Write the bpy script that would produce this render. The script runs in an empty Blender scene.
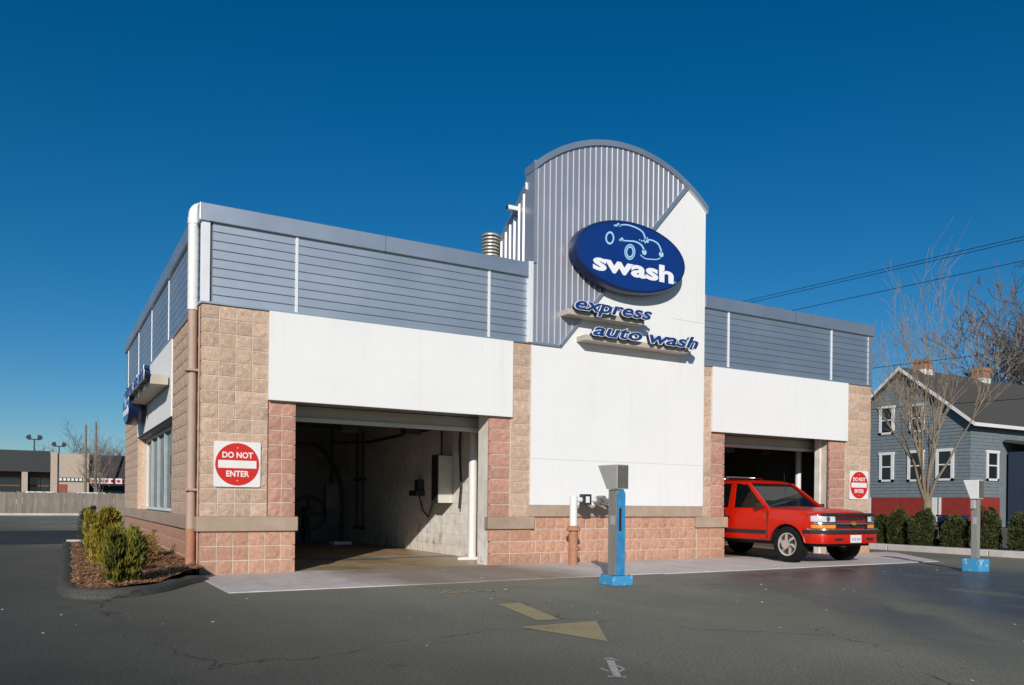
import bpy, bmesh, math, random
import numpy as np
from mathutils import Vector, Matrix, noise
R = math.radians
random.seed(7)
S = bpy.context.scene
COL = S.collection
# ------------------------------------------------------------------ camera
FPX, ROLL, SHIFT = 811.0, R(.62), 160.0
CAM = Vector((-1.9, -12.07, 1.08)); YAW = R(30)
cd = bpy.data.cameras.new('camera'); co = bpy.data.objects.new('camera', cd); COL.objects.link(co)
cd.sensor_width = 36; cd.lens = FPX / 1024 * 36; cd.shift_y = SHIFT / 1024
cd.clip_start = .1; cd.clip_end = 2000
co.matrix_world = Matrix.Translation(CAM) @ Matrix.Rotation(-YAW, 4, 'Z') @ Matrix.Rotation(R(90), 4, 'X') @ Matrix.Rotation(ROLL, 4, 'Z')
S.camera = co
# ------------------------------------------------------------------ sky, sun, exposure
SUN = Vector((.68, 1.0, -.50)).normalized()          # direction the light travels
w = bpy.data.worlds.new('World'); S.world = w; w.use_nodes = True
wn, wl = w.node_tree.nodes, w.node_tree.links
sky = wn.new('ShaderNodeTexSky'); sky.sky_type = 'NISHITA'; sky.sun_disc = False
sky.sun_elevation = math.asin(-SUN.z); sky.sun_rotation = math.atan2(-SUN.x, -SUN.y) % (2 * math.pi)
sky.air_density = 1.0; sky.dust_density = .1; sky.ozone_density = 6.0; sky.altitude = 200
hs = wn.new('ShaderNodeHueSaturation'); hs.inputs['Saturation'].default_value = 1.25; hs.inputs['Hue'].default_value = .495; hs.inputs['Value'].default_value = 1.0
wl.new(sky.outputs[0], hs.inputs['Color']); wl.new(hs.outputs[0], wn['Background'].inputs[0])
wn['Background'].inputs[1].default_value = .072
sl = bpy.data.lights.new('sun', 'SUN'); sl.energy = 4.0; sl.angle = R(.53); sl.color = (1, .945, .86)
so = bpy.data.objects.new('sun', sl); COL.objects.link(so)
so.rotation_euler = SUN.to_track_quat('-Z', 'Y').to_euler(); so.location = (-30, -40, 40)
S.view_settings.view_transform = 'Standard'; S.view_settings.look = 'None'
S.view_settings.exposure = 0; S.view_settings.gamma = 1

# ------------------------------------------------------------------ pixel helper (direction only; depth comes from a surface)
_fw = Vector((math.sin(YAW), math.cos(YAW), 0)); _rt = Vector((_fw.y, -_fw.x, 0)); _up = Vector((0, 0, 1))
def on(u, v, ax, val):
    a = u - 512; b = 342.5 - v + SHIFT; c, s = math.cos(ROLL), math.sin(ROLL)
    r = _fw * FPX + (_rt * c + _up * s) * a + (_up * c - _rt * s) * b
    return CAM + r * ((val - CAM[ax]) / r[ax])

# ------------------------------------------------------------------ materials
MATS = {}
class N:
    def __init__(s, name):
        s.m = bpy.data.materials.new(name); s.m.use_nodes = True; s.t = s.m.node_tree
        s.b = s.t.nodes['Principled BSDF']; s.out = s.t.nodes['Material Output']
    def new(s, t, **k):
        n = s.t.nodes.new(t)
        for a, b in k.items(): setattr(n, a, b)
        return n
    def ln(s, a, b): s.t.links.new(a, b)
    def pos(s): return s.new('ShaderNodeNewGeometry').outputs['Position']
    def noise(s, scale, detail=4, rough=.6, vec=None, stretch=None):
        n = s.new('ShaderNodeTexNoise'); n.inputs['Scale'].default_value = scale
        n.inputs['Detail'].default_value = detail; n.inputs['Roughness'].default_value = rough
        v = vec if vec is not None else s.pos()
        if stretch:
            mp = s.new('ShaderNodeMapping'); mp.inputs['Scale'].default_value = stretch; s.ln(v, mp.inputs['Vector']); v = mp.outputs[0]
        s.ln(v, n.inputs['Vector']); return n.outputs['Fac']
    def ramp(s, f, a, b, ca=(0, 0, 0, 1), cb=(1, 1, 1, 1)):
        r = s.new('ShaderNodeValToRGB'); e = r.color_ramp.elements
        e[0].position = a; e[1].position = b; e[0].color = ca; e[1].color = cb
        s.ln(f, r.inputs[0]); return r.outputs['Color']
    def mix(s, f, a, b, mode='MIX'):
        n = s.new('ShaderNodeMix', data_type='RGBA', blend_type=mode)
        for i, x in ((0, f), (6, a), (7, b)):
            if hasattr(x, 'is_output'): s.ln(x, n.inputs[i])
            elif i == 0: n.inputs[0].default_value = x
            else: n.inputs[i].default_value = (*x[:3], 1)
        return n.outputs[2]
    def math(s, op, a, b=0.):
        n = s.new('ShaderNodeMath', operation=op)
        for i, x in enumerate((a, b)):
            if hasattr(x, 'is_output'): s.ln(x, n.inputs[i])
            else: n.inputs[i].default_value = x
        return n.outputs[0]
    def bump(s, h, strength=.3, dist=.01):
        n = s.new('ShaderNodeBump'); n.inputs['Strength'].default_value = strength; n.inputs['Distance'].default_value = dist
        s.ln(h, n.inputs['Height']); s.ln(n.outputs[0], s.b.inputs['Normal'])
    def set(s, **k):
        for a, v in k.items():
            i = s.b.inputs[a.replace('_', ' ')]
            if hasattr(v, 'is_output'): s.ln(v, i)
            else: i.default_value = (*v, 1) if isinstance(v, tuple) and len(v) == 3 else v

def pm(name, col, rough=.6, metal=0., var=.12, scale=3., fine=60., bump=.0, bdist=.004, rnd=0., spec=.5, coat=0., stretch=None):
    """plain procedural material: two noise scales vary the colour, optional per-object variation and bump"""
    if name in MATS: return MATS[name]
    n = N(name)
    big = n.noise(scale, 4, stretch=stretch); sm = n.noise(fine, 3)
    c = n.mix(n.ramp(big, .3, .7), tuple(x * (1 - var) for x in col), tuple(min(1, x * (1 + var)) for x in col))
    c = n.mix(n.math('MULTIPLY', n.ramp(sm, .35, .75), .5), c, tuple(x * (1 - var * 1.3) for x in col))
    if rnd:
        oi = n.new('ShaderNodeObjectInfo')
        h = n.new('ShaderNodeHueSaturation'); n.ln(c, h.inputs['Color'])
        n.ln(n.math('ADD', n.math('MULTIPLY', oi.outputs['Random'], rnd * 2), 1 - rnd), h.inputs['Value']); c = h.outputs[0]
    n.set(Base_Color=c, Metallic=metal, Roughness=n.math('ADD', n.math('MULTIPLY', big, .16), rough - .08))
    n.b.inputs['Specular IOR Level'].default_value = spec
    if coat: n.set(Coat_Weight=coat, Coat_Roughness=.05)
    if bump: n.bump(n.math('ADD', sm, n.math('MULTIPLY', big, .5)), bump, bdist)
    MATS[name] = n.m; return n.m

def mat_block(name, col, dirt=(.30, .22, .16)):
    n = N(name); oi = n.new('ShaderNodeObjectInfo')
    big = n.noise(1.7, 5); sm = n.noise(70, 4, .7); md = n.noise(14, 4)
    c = n.mix(n.ramp(md, .3, .7), tuple(x * .78 for x in col), tuple(min(1, x * 1.2) for x in col))
    c = n.mix(n.math('MULTIPLY', n.ramp(sm, .45, .68), .7), c, tuple(x * .55 for x in col))
    c = n.mix(n.math('MULTIPLY', n.ramp(big, .56, .8), .35), c, dirt)
    z = n.new('ShaderNodeSeparateXYZ'); n.ln(n.pos(), z.inputs[0])
    low = n.math('MULTIPLY', n.ramp(n.math('ADD', z.outputs[2], n.math('MULTIPLY', md, .2)), .08, .34, (1, 1, 1, 1), (0, 0, 0, 1)), .25)
    c = n.mix(low, c, dirt)
    # pale efflorescence / drip streaks
    st = n.noise(3, 4, stretch=(5, 5, .5)); c = n.mix(n.math('MULTIPLY', n.ramp(st, .62, .8), .3), c, (.62, .55, .47))
    h = n.new('ShaderNodeHueSaturation'); n.ln(c, h.inputs['Color'])
    n.ln(n.math('ADD', n.math('MULTIPLY', oi.outputs['Random'], .24), .88), h.inputs['Value'])
    n.set(Base_Color=h.outputs[0], Roughness=.92); n.b.inputs['Specular IOR Level'].default_value = .2
    n.bump(n.math('ADD', sm, n.math('MULTIPLY', md, 1.3)), .9, .011)
    MATS[name] = n.m; return n.m

def mat_asphalt(name, base=.085, wet=True, tint=(1, 1.0, .93)):
    n = N(name); p = n.pos()
    big = n.noise(.16, 5); mid = n.noise(.9, 5); fin = n.noise(38, 3, .8); grit = n.noise(95, 2, .8)
    col = lambda k: tuple(base * k * t for t in tint)
    c = n.mix(n.ramp(big, .35, .65), col(.72), col(1.2))
    c = n.mix(n.math('MULTIPLY', n.ramp(mid, .35, .7), .5), c, col(.82))
    st = n.noise(.5, 5, .6, stretch=(1.6, .25, 1)); c = n.mix(n.math('MULTIPLY', n.ramp(st, .55, .75), .45), c, col(1.3))
    oil = n.noise(1.9, 3, .55); c = n.mix(n.math('MULTIPLY', n.ramp(oil, .66, .74), .55), c, col(.35))          # oil drips
    drip = n.noise(6.5, 2, .5); c = n.mix(n.math('MULTIPLY', n.ramp(drip, .71, .76), .5), c, col(.4))
    c = n.mix(n.ramp(fin, .30, .75), c, col(.6), 'MIX') if False else n.mix(n.math('MULTIPLY', n.ramp(fin, .47, .62), .65), c, col(.42))
    c = n.mix(n.math('MULTIPLY', n.ramp(grit, .57, .68), .75), c, col(2.2))
    # hairline cracks
    vo = n.new('ShaderNodeTexVoronoi', feature='DISTANCE_TO_EDGE'); vo.inputs['Scale'].default_value = .22
    dn = n.new('ShaderNodeVectorMath', operation='ADD'); nz = n.new('ShaderNodeTexNoise'); nz.inputs['Scale'].default_value = 1.2; nz.inputs['Detail'].default_value = 5
    n.ln(p, nz.inputs['Vector']); n.ln(p, dn.inputs[0]); n.ln(nz.outputs['Color'], dn.inputs[1]); n.ln(dn.outputs[0], vo.inputs['Vector'])
    crack = n.ramp(vo.outputs['Distance'], .0012, .0035, (1, 1, 1, 1), (0, 0, 0, 1))
    c = n.mix(n.math('MULTIPLY', crack, n.math('MULTIPLY', n.ramp(mid, .42, .55), .85)), c, col(.25))
    if wet:   # older, darker sealed strip along the left drive
        sp = n.new('ShaderNodeSeparateXYZ'); n.ln(p, sp.inputs[0])
        e = n.math('ADD', n.math('ADD', sp.outputs[0], n.math('MULTIPLY', sp.outputs[1], .12)), n.math('MULTIPLY', n.math('SUBTRACT', mid, .5), 2.2))
        c = n.mix(n.ramp(n.math('MULTIPLY', n.math('ADD', e, 3.0), .2), .0, 1., (1, 1, 1, 1), (0, 0, 0, 1)), c, (.36, .38, .42), 'MULTIPLY')
    rough = n.math('ADD', n.math('MULTIPLY', mid, .1), .78)
    if wet:
        # water dragged out of the second bay: soft-edged wet lanes on the ground in front of it
        sx = n.new('ShaderNodeSeparateXYZ'); n.ln(p, sx.inputs[0])
        def lane(x0, slope, width, y0, y1):
            cx = n.math('ADD', n.math('MULTIPLY', sx.outputs[1], slope), x0)
            d = n.math('ABSOLUTE', n.math('SUBTRACT', n.math('ADD', sx.outputs[0], n.math('MULTIPLY', n.math('SUBTRACT', mid, .5), 1.3)), cx))
            a = n.ramp(n.math('DIVIDE', d, width), .35, 1., (1, 1, 1, 1), (0, 0, 0, 1))
            f = n.math('MULTIPLY', n.ramp(n.math('DIVIDE', n.math('SUBTRACT', y1, sx.outputs[1]), 1.2), 0, 1), n.ramp(n.math('DIVIDE', n.math('SUBTRACT', sx.outputs[1], y0), 3.), 0, 1))
            return n.math('MULTIPLY', a, f)
        wm = n.math('MAXIMUM', lane(12.4, .63, 2.3, -13., -1.8), n.math('MULTIPLY', lane(9.3, .0, 4.3, -8.0, -1.9), .95))
        wm = n.math('MAXIMUM', wm, n.math('MULTIPLY', lane(9.9, .66, .7, -9.5, -2.4), .8))
        wm = n.math('MULTIPLY', wm, n.ramp(n.noise(1.1, 4, stretch=(1.3, .35, 1)), .26, .44))
        c = n.mix(n.math('MULTIPLY', wm, .92), c, tuple(base * .2 * t for t in (.9, 1, 1.1)))
        rough = n.math('SUBTRACT', rough, n.math('MULTIPLY', wm, .56))
    n.set(Base_Color=c, Roughness=rough, Specular_IOR_Level=n.math('ADD', n.math('MULTIPLY', wm, .35), .1) if wet else .1)
    n.bump(n.math('ADD', fin, n.math('MULTIPLY', grit, .6)), .7, .006)
    MATS[name] = n.m; return n.m

def mat_concrete(name, col, stain=(.2, .15, .09), amt=.3, rough=.85, wet=0., zone=None):
    n = N(name); big = n.noise(.7, 5); md = n.noise(5, 5); fin = n.noise(90, 3)
    c = n.mix(n.ramp(md, .3, .7), tuple(x * .86 for x in col), tuple(x * 1.08 for x in col))
    c = n.mix(n.math('MULTIPLY', n.ramp(big, .42, .68), amt), c, stain)
    st = n.noise(1.1, 5, stretch=(2.2, .35, 1)); c = n.mix(n.math('MULTIPLY', n.ramp(st, .5, .72), amt), c, stain)
    c = n.mix(n.math('MULTIPLY', n.ramp(fin, .5, .75), .3), c, tuple(x * .7 for x in col))
    if zone:      # tracked-in brown water stain between two x positions
        sx = n.new('ShaderNodeSeparateXYZ'); n.ln(n.pos(), sx.inputs[0]); ctr, hw, sc = zone
        d = n.math('ABSOLUTE', n.math('SUBTRACT', n.math('ADD', sx.outputs[0], n.math('MULTIPLY', n.math('SUBTRACT', big, .5), 1.6)), ctr))
        c = n.mix(n.math('MULTIPLY', n.ramp(n.math('DIVIDE', d, hw), .55, 1., (1, 1, 1, 1), (0, 0, 0, 1)), n.math('ADD', n.math('MULTIPLY', st, .5), .5)), c, sc)
    r = n.math('SUBTRACT', rough, n.math('MULTIPLY', n.ramp(big, .38, .6), wet)) if wet else rough
    n.set(Base_Color=c, Roughness=r); n.bump(n.math('ADD', fin, md), .35, .004)
    MATS[name] = n.m; return n.m

def add_grime(m, col=(.16, .10, .05)):
    n = N.__new__(N); n.m = m; n.t = m.node_tree; n.b = n.t.nodes['Principled BSDF']; n.out = n.t.nodes['Material Output']
    old = n.b.inputs['Base Color'].links[0].from_socket
    z = n.new('ShaderNodeSeparateXYZ'); n.ln(n.pos(), z.inputs[0])
    a = n.ramp(n.noise(3.2, 6, .7), .52, .66); b = n.ramp(n.noise(5, 5, .7, stretch=(2, 2, .3)), .55, .7)
    low = n.ramp(z.outputs[2], .1, 1.5, (1, 1, 1, 1), (.12, .12, .12, 1))
    n.set(Base_Color=n.mix(n.math('MULTIPLY', n.math('MAXIMUM', a, b), n.math('MULTIPLY', low, .75)), old, col))
def mat_foliage(name, dark, light, rough=.6):
    n = N(name); a = n.noise(7, 3); b = n.noise(40, 2)
    c = n.mix(n.ramp(a, .35, .68), dark, light); c = n.mix(n.math('MULTIPLY', n.ramp(b, .4, .7), .4), c, tuple(x * .6 for x in dark))
    n.set(Base_Color=c, Roughness=rough); n.b.inputs['Specular IOR Level'].default_value = .25
    MATS[name] = n.m; return n.m

def mat_glass(name, tint=(.02, .03, .035), opac=.6, rough=.03):
    n = N(name); tr = n.new('ShaderNodeBsdfTransparent'); tr.inputs[0].default_value = (.75, .82, .8, 1)
    n.set(Base_Color=tint, Roughness=rough); n.b.inputs['Specular IOR Level'].default_value = .8
    mx = n.new('ShaderNodeMixShader'); mx.inputs[0].default_value = opac
    n.ln(tr.outputs[0], mx.inputs[1]); n.ln(n.b.outputs[0], mx.inputs[2]); n.ln(mx.outputs[0], n.out.inputs[0])
    MATS[name] = n.m; return n.m

M_tan = mat_block('tan_block', (.62, .44, .325)); M_pink = mat_block('pink_block', (.59, .33, .225)); M_red = mat_block('rose_block', (.57, .31, .23))
M_mortar = pm('mortar', (.68, .59, .51), .95, var=.15, bump=.3)
M_ledge = mat_concrete('ledge_stone', (.44, .33, .245), (.24, .18, .13), .35)
def mat_stucco():
    n = N('white_stucco'); big = n.noise(.8, 5); md = n.noise(9, 5); fin = n.noise(130, 3); st = n.noise(2.2, 5, .6, stretch=(4, 4, .22))
    c = n.mix(n.ramp(big, .3, .7), (.78, .775, .765), (.82, .815, .805)); c = n.mix(n.math('MULTIPLY', n.ramp(st, .56, .78), .22), c, (.60, .57, .52)); c = n.mix(n.math('MULTIPLY', n.ramp(md, .58, .75), .12), c, (.66, .63, .58))
    n.set(Base_Color=c, Roughness=.85); n.b.inputs['Specular IOR Level'].default_value = .25
    n.bump(n.math('ADD', n.math('MULTIPLY', fin, .5), n.math('ADD', md, n.math('MULTIPLY', big, 3.))), .35, .006)
    return n.m
M_white = mat_stucco()
_unused = pm('white_render', (.80, .79, .77), .8, var=.025, scale=.9, fine=120, bump=.25, bdist=.003)
M_metal = pm('grey_siding', (.54, .59, .65), .50, metal=.9, var=.05, scale=.6, fine=20, rnd=.03)
M_coping = pm('coping_metal', (.53, .57, .63), .46, metal=.85, var=.06, scale=.8)
M_rib = pm('ribbed_metal', (.50, .50, .54), .42, metal=.65, var=.05, scale=.6)
M_trim = pm('white_trim', (.74, .75, .77), .45, var=.04)
M_pvc = pm('white_pvc', (.80, .79, .77), .4, var=.04)
M_pipe_tan = pm('tan_pipe', (.46, .32, .25), .6, var=.08); M_pipe_red = pm('rust_pipe', (.44, .20, .12), .7, var=.2, scale=12, bump=.2)
M_apron = mat_concrete('apron_concrete', (.62, .56, .53), (.28, .24, .20), .26, zone=(3.6, 2.0, (.23, .165, .095)))
M_bayfloor = mat_concrete('bay_floor', (.47, .34, .19), (.20, .13, .06), .55, .6, wet=.25)
M_bluepaint_floor = pm('faded_blue_line', (.10, .22, .34), .6, var=.5, scale=8)
M_baywall = mat_concrete('bay_wall', (.88, .84, .79), (.36, .28, .18), .26)
add_grime(M_baywall)
M_ceil = pm('bay_ceiling', (.22, .22, .21), .8)
M_door = pm('overhead_door', (.45, .43, .37), .5, var=.1)
M_dark = pm('dark_steel', (.035, .035, .038), .5, var=.3); M_black = pm('black_rubber', (.018, .018, .019), .75, var=.3)
M_roof = pm('roof_membrane', (.30, .30, .29), .9)
M_blue = pm('sign_blue', (.006, .035, .20), .28, var=.08, coat=.3); M_bluedark = pm('sign_return', (.006, .022, .10), .35, var=.1)
M_logo = pm('logo_pale_blue', (.38, .66, .86), .5, var=.03); M_swhite = pm('sign_white', (.85, .86, .88), .5, var=.02)
M_tray = pm('sign_tray', (.50, .45, .38), .5, var=.08); M_lblue = pm('letter_blue', (.008, .042, .19), .4, var=.08)
M_sred = pm('sign_red', (.62, .022, .012), .45, var=.05); M_splate = pm('sign_plate', (.80, .78, .76), .5, var=.05)
M_glass = mat_glass('window_glass', (.015, .03, .04), .72)
M_asph = mat_asphalt('asphalt', .24, True, (1.05, 1.0, .76)); M_asph2 = mat_asphalt('dark_asphalt', .062, False, (.95, 1, 1.02)); M_berm = mat_asphalt('berm_asphalt', .085, False, (1.03, 1, .88))
M_yellow = None

# ------------------------------------------------------------------ mesh helpers
class MB:
    def __init__(s): s.v = []; s.f = []
    def add(s, vs, fs):
        o = len(s.v); s.v += [tuple(x) for x in vs]; s.f += [tuple(i + o for i in f) for f in fs]; return s
    def box(s, x0, x1, y0, y1, z0, z1):
        return s.add([(x0, y0, z0), (x1, y0, z0), (x1, y1, z0), (x0, y1, z0), (x0, y0, z1), (x1, y0, z1), (x1, y1, z1), (x0, y1, z1)],
                     [(3, 2, 1, 0), (4, 5, 6, 7), (0, 1, 5, 4), (1, 2, 6, 5), (2, 3, 7, 6), (3, 0, 4, 7)])
    def prism(s, pts, ax, a, b):
        """pts: 2d outline in the other two axes (order x,y,z without ax)"""
        def mk(p, t):
            q = list(p); q.insert(ax, t); return tuple(q)
        n = len(pts); vs = [mk(p, a) for p in pts] + [mk(p, b) for p in pts]
        fs = [tuple(range(n))[::-1], tuple(range(n, 2 * n))] + [(i, (i + 1) % n, n + (i + 1) % n, n + i) for i in range(n)]
        return s.add(vs, fs)
    def tube(s, path, rad, n=8, cap=True):
        path = [Vector(p) for p in path]; m = len(path)
        if not hasattr(rad, '__len__'): rad = [rad] * m
        vs = []; prev = None
        for i, p in enumerate(path):
            d = (path[min(i + 1, m - 1)] - path[max(i - 1, 0)]).normalized()
            if prev is None: a = d.orthogonal().normalized()
            else:
                a = prev - d * prev.dot(d)
                a = a.normalized() if a.length > 1e-5 else d.orthogonal().normalized()
            prev = a; b = d.cross(a)
            vs += [p + (a * math.cos(2 * math.pi * k / n) + b * math.sin(2 * math.pi * k / n)) * rad[i] for k in range(n)]
        fs = [(i * n + k, i * n + (k + 1) % n, (i + 1) * n + (k + 1) % n, (i + 1) * n + k) for i in range(m - 1) for k in range(n)]
        if cap: fs += [tuple(range(n))[::-1], tuple(range((m - 1) * n, m * n))]
        return s.add(vs, fs)
    def lathe(s, prof, c=(0, 0, 0), ax=2, n=24):
        """prof: (radius, height) along axis ax"""
        vs = []; m = len(prof)
        for r, h in prof:
            for k in range(n):
                t = 2 * math.pi * k / n; a, b = r * math.cos(t), r * math.sin(t)
                q = [(h, a, b), (b, h, a), (a, b, h)][ax]; vs.append((c[0] + q[0], c[1] + q[1], c[2] + q[2]))
        fs = [(i * n + k, i * n + (k + 1) % n, (i + 1) * n + (k + 1) % n, (i + 1) * n + k) for i in range(m - 1) for k in range(n)]
        if tuple(prof[0]) != tuple(prof[-1]): fs += [tuple(range(n))[::-1], tuple(range((m - 1) * n, m * n))]
        return s.add(vs, fs)
    def mesh(s, name, mat, bevel=0., smooth=False, seg=2, weld=False):
        me = bpy.data.meshes.new(name); me.from_pydata(s.v, [], s.f)
        bm = bmesh.new(); bm.from_mesh(me)
        if weld: bmesh.ops.remove_doubles(bm, verts=bm.verts, dist=1e-4)
        bmesh.ops.recalc_face_normals(bm, faces=bm.faces)
        if bevel:
            es = [e for e in bm.edges if len(e.link_faces) == 2 and e.calc_face_angle(0) > R(30)]
            bmesh.ops.bevel(bm, geom=es, offset=bevel, segments=seg, affect='EDGES', profile=.6)
        bm.to_mesh(me); bm.free()
        if smooth: me.shade_smooth() if smooth is True else sm_angle(me, smooth)
        me.materials.append(mat); return me
    def build(s, name, mat, parent=None, **k):
        return put(name, s.mesh(name, mat, **k), parent)
def sm_angle(me, ang):
    me.shade_smooth()
    bm = bmesh.new(); bm.from_mesh(me)
    for e in bm.edges:
        if len(e.link_faces) == 2 and e.calc_face_angle(0) > R(ang): e.smooth = False
    bm.to_mesh(me); bm.free()
WORLD = {}          # root empties whose children are modelled in world coordinates
def put(name, me, parent=None, loc=None, rot=None):
    o = bpy.data.objects.new(name, me); COL.objects.link(o)
    if loc is not None: o.location = loc
    if rot is not None: o.rotation_euler = rot
    if parent is not None:
        o.parent = parent
        if parent.name in WORLD: o.matrix_parent_inverse = Matrix.Translation(-Vector(WORLD[parent.name]))
    return o
def tag(o, label, cat, group=None):
    o['label'] = label; o['category'] = cat
    if group: o['group'] = group
    return o
def thing(name, label, cat, loc=(0, 0, 0), rz=0, group=None, world=False):
    o = bpy.data.objects.new(name, None); COL.objects.link(o); o.empty_display_size = .2
    o.location = loc; o.rotation_euler = (0, 0, rz)
    if world: WORLD[o.name] = loc
    return tag(o, label, cat, group)
def struct(o): o['kind'] = 'structure'; return o
def stuff(o): o['kind'] = 'stuff'; return o
def copy_tree(o, parent=None):
    c = o.copy(); COL.objects.link(c); c.parent = parent
    for ch in [x for x in bpy.data.objects if x.parent == o]: copy_tree(ch, c)
    return c
def text_mesh(name, body, size, mat, extrude=.01, offset=0., shear=0., sx=1., align='LEFT', bevel=0.):
    cu = bpy.data.curves.new(name, 'FONT'); cu.body = body; cu.size = size; cu.extrude = extrude; cu.offset = offset; cu.shear = shear
    cu.align_x = align; cu.bevel_depth = bevel; cu.resolution_u = 4
    ob = bpy.data.objects.new(name, cu); COL.objects.link(ob)
    dg = bpy.context.evaluated_depsgraph_get(); me = bpy.data.meshes.new_from_object(ob.evaluated_get(dg))
    bpy.data.objects.remove(ob); bpy.data.curves.remove(cu)
    me.transform(Matrix.Diagonal((sx, 1, 1, 1))); me.materials.clear(); me.materials.append(mat); me.name = name
    return me
def mwidth(me): 
    xs = [v.co.x for v in me.vertices]; return (min(xs), max(xs)) if xs else (0, 0)

# ------------------------------------------------------------------ ground
g = MB().add([(-500, -120, -.03), (700, -120, -.03), (700, 900, -.03), (-500, 900, -.03)], [(0, 1, 2, 3)]).build('ground', pm('bare_earth', (.14, .12, .075), .95, var=.25, scale=.3)); struct(g)
lot = MB().add([(-60, -60, 0), (16.3, -60, 0), (16.3, 46, 0), (-60, 46, 0)], [(0, 1, 2, 3)]).build('parking_lot', M_asph); struct(lot)
dark_strip = MB().add([(-60, 9.3, .004), (-.75, 9.6, .004), (-.1, 18.2, .004), (-60, 19.4, .004)], [(0, 1, 2, 3)]).build('dark_asphalt_strip', M_asph2); struct(dark_strip)  # thin sheet of darker, slightly bluish asphalt across the left lot
ap = MB()
xs = [-.05, 3.2, 6.4, 9.55, 12.4]
for i in range(len(xs) - 1):
    ap.box(xs[i] + (.008 if i else 0), xs[i + 1], -2.38 + .05 * math.sin(i * 2), .1, -.1, .012)
ap.prism([(12.408, .1), (12.408, -2.36), (13.45, -2.4), (15.3, -.2), (15.3, .1)], 2, -.1, .012)
ap = struct(ap.build('concrete_apron', M_apron))

# ------------------------------------------------------------------ car wash building
B = thing('car_wash_building', 'single storey car wash with block piers, grey metal parapet and arched centre tower', 'building', (7.3, 0, 0), world=True)
W, D = 14.6, 12.2
T = .008
# mortar backing walls (front pieces, left wall, right wall, back wall)
wall = MB()
for q in ((T, 1.31, T, 0, .62), (T, .93, T, .62, 3.84), (.93, 1.31, .043, .62, 3.84), (4.66, 5.46, T, 0, .62), (4.66, 5.03, .033, .62, 3.84), (5.03, 5.46, T, .62, 3.84), (5.46, 9.30, .028, 0, 3.84),
          (9.30, 10.0, T, 0, .62), (9.30, 9.66, T, .62, 3.84), (9.66, 10.0, .033, .62, 3.84), (13.25, W - T, T, 0, .62), (13.25, 13.74, .033, .62, 3.84), (13.74, W - T, T, .62, 3.84)):
    wall.box(q[0], q[1], q[2], .40, q[3], q[4])
wall.box(1.31, 4.66, .03, .40, 2.6, 3.84); wall.box(10.0, 13.25, .03, .40, 2.6, 3.84)
wall.box(T, .40, .40, 2.93, 0, 3.84); wall.box(T, .40, 2.93, 8.8, 0, .80); wall.box(T, .40, 2.93, 8.8, 2.56, 3.84); wall.box(T, .40, 8.8, D - T, 0, 3.84)
wall.box(W - .4, W - T, .40, D - T, 0, 3.84); wall.box(.40, W - .4, D - .4, D - T, 0, 3.84)
wall_o = wall.build('block_wall', M_mortar, B)
# blocks -----------------------------------------------------------
blocks = []   # (face, u0, u1, z0, z1, depth offset, material)
def courses(face, u0, u1, z0, z1, n, cw, mat, bond=0., off=0.):
    h = (z1 - z0) / n
    for r in range(n):
        nc = max(1, round((u1 - u0) / cw)); ww = (u1 - u0) / nc
        edges = [u0 + ww * k for k in range(nc + 1)]
        if bond and r % 2:
            edges = [u0] + [u0 + ww * (k + bond) for k in range(nc)] + [u1]
        for a, b in zip(edges[:-1], edges[1:]):
            blocks.append((face, a, b, z0 + r * h, z0 + (r + 1) * h, off, mat))
courses('F', 0, .93, .83, 3.84, 15, .232, M_tan)
courses('F', .93, 1.35, .83, 2.54, 8, .21, M_red, off=.035)
courses('F', 0, 1.35, 0, .62, 3, .225, M_pink)
courses('F', 4.61, 5.03, .83, 2.54, 8, .42, M_red, off=.025); courses('F', 5.03, 5.42, .83, 3.84, 15, .4, M_tan)
courses('F', 4.61, 5.46, 0, .62, 3, .43, M_pink)
courses('F', 5.46, 9.30, 0, .83, 4, .218, M_pink, bond=.5, off=.02)
courses('F', 9.30, 10.05, 0, .62, 3, .375, M_pink)
courses('F', 9.42, 9.66, .83, 3.84, 15, .24, M_tan); courses('F', 9.66, 10.05, .83, 2.54, 8, .39, M_red, off=.025)
courses('F', 13.2, 13.74, .83, 2.54, 8, .54, M_red, off=.025); courses('F', 13.74, 14.6, .83, 3.84, 15, .43, M_tan)
courses('F', 13.2, 14.6, 0, .62, 3, .35, M_pink)
courses('L', 0, 2.93, .83, 3.84, 15, .42, M_tan, bond=.5); courses('L', 8.8, D, .83, 3.84, 15, .43, M_tan, bond=.5)
courses('L', 0, D, 0, .62, 3, .41, M_pink, bond=.5)
_cache = {}
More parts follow.
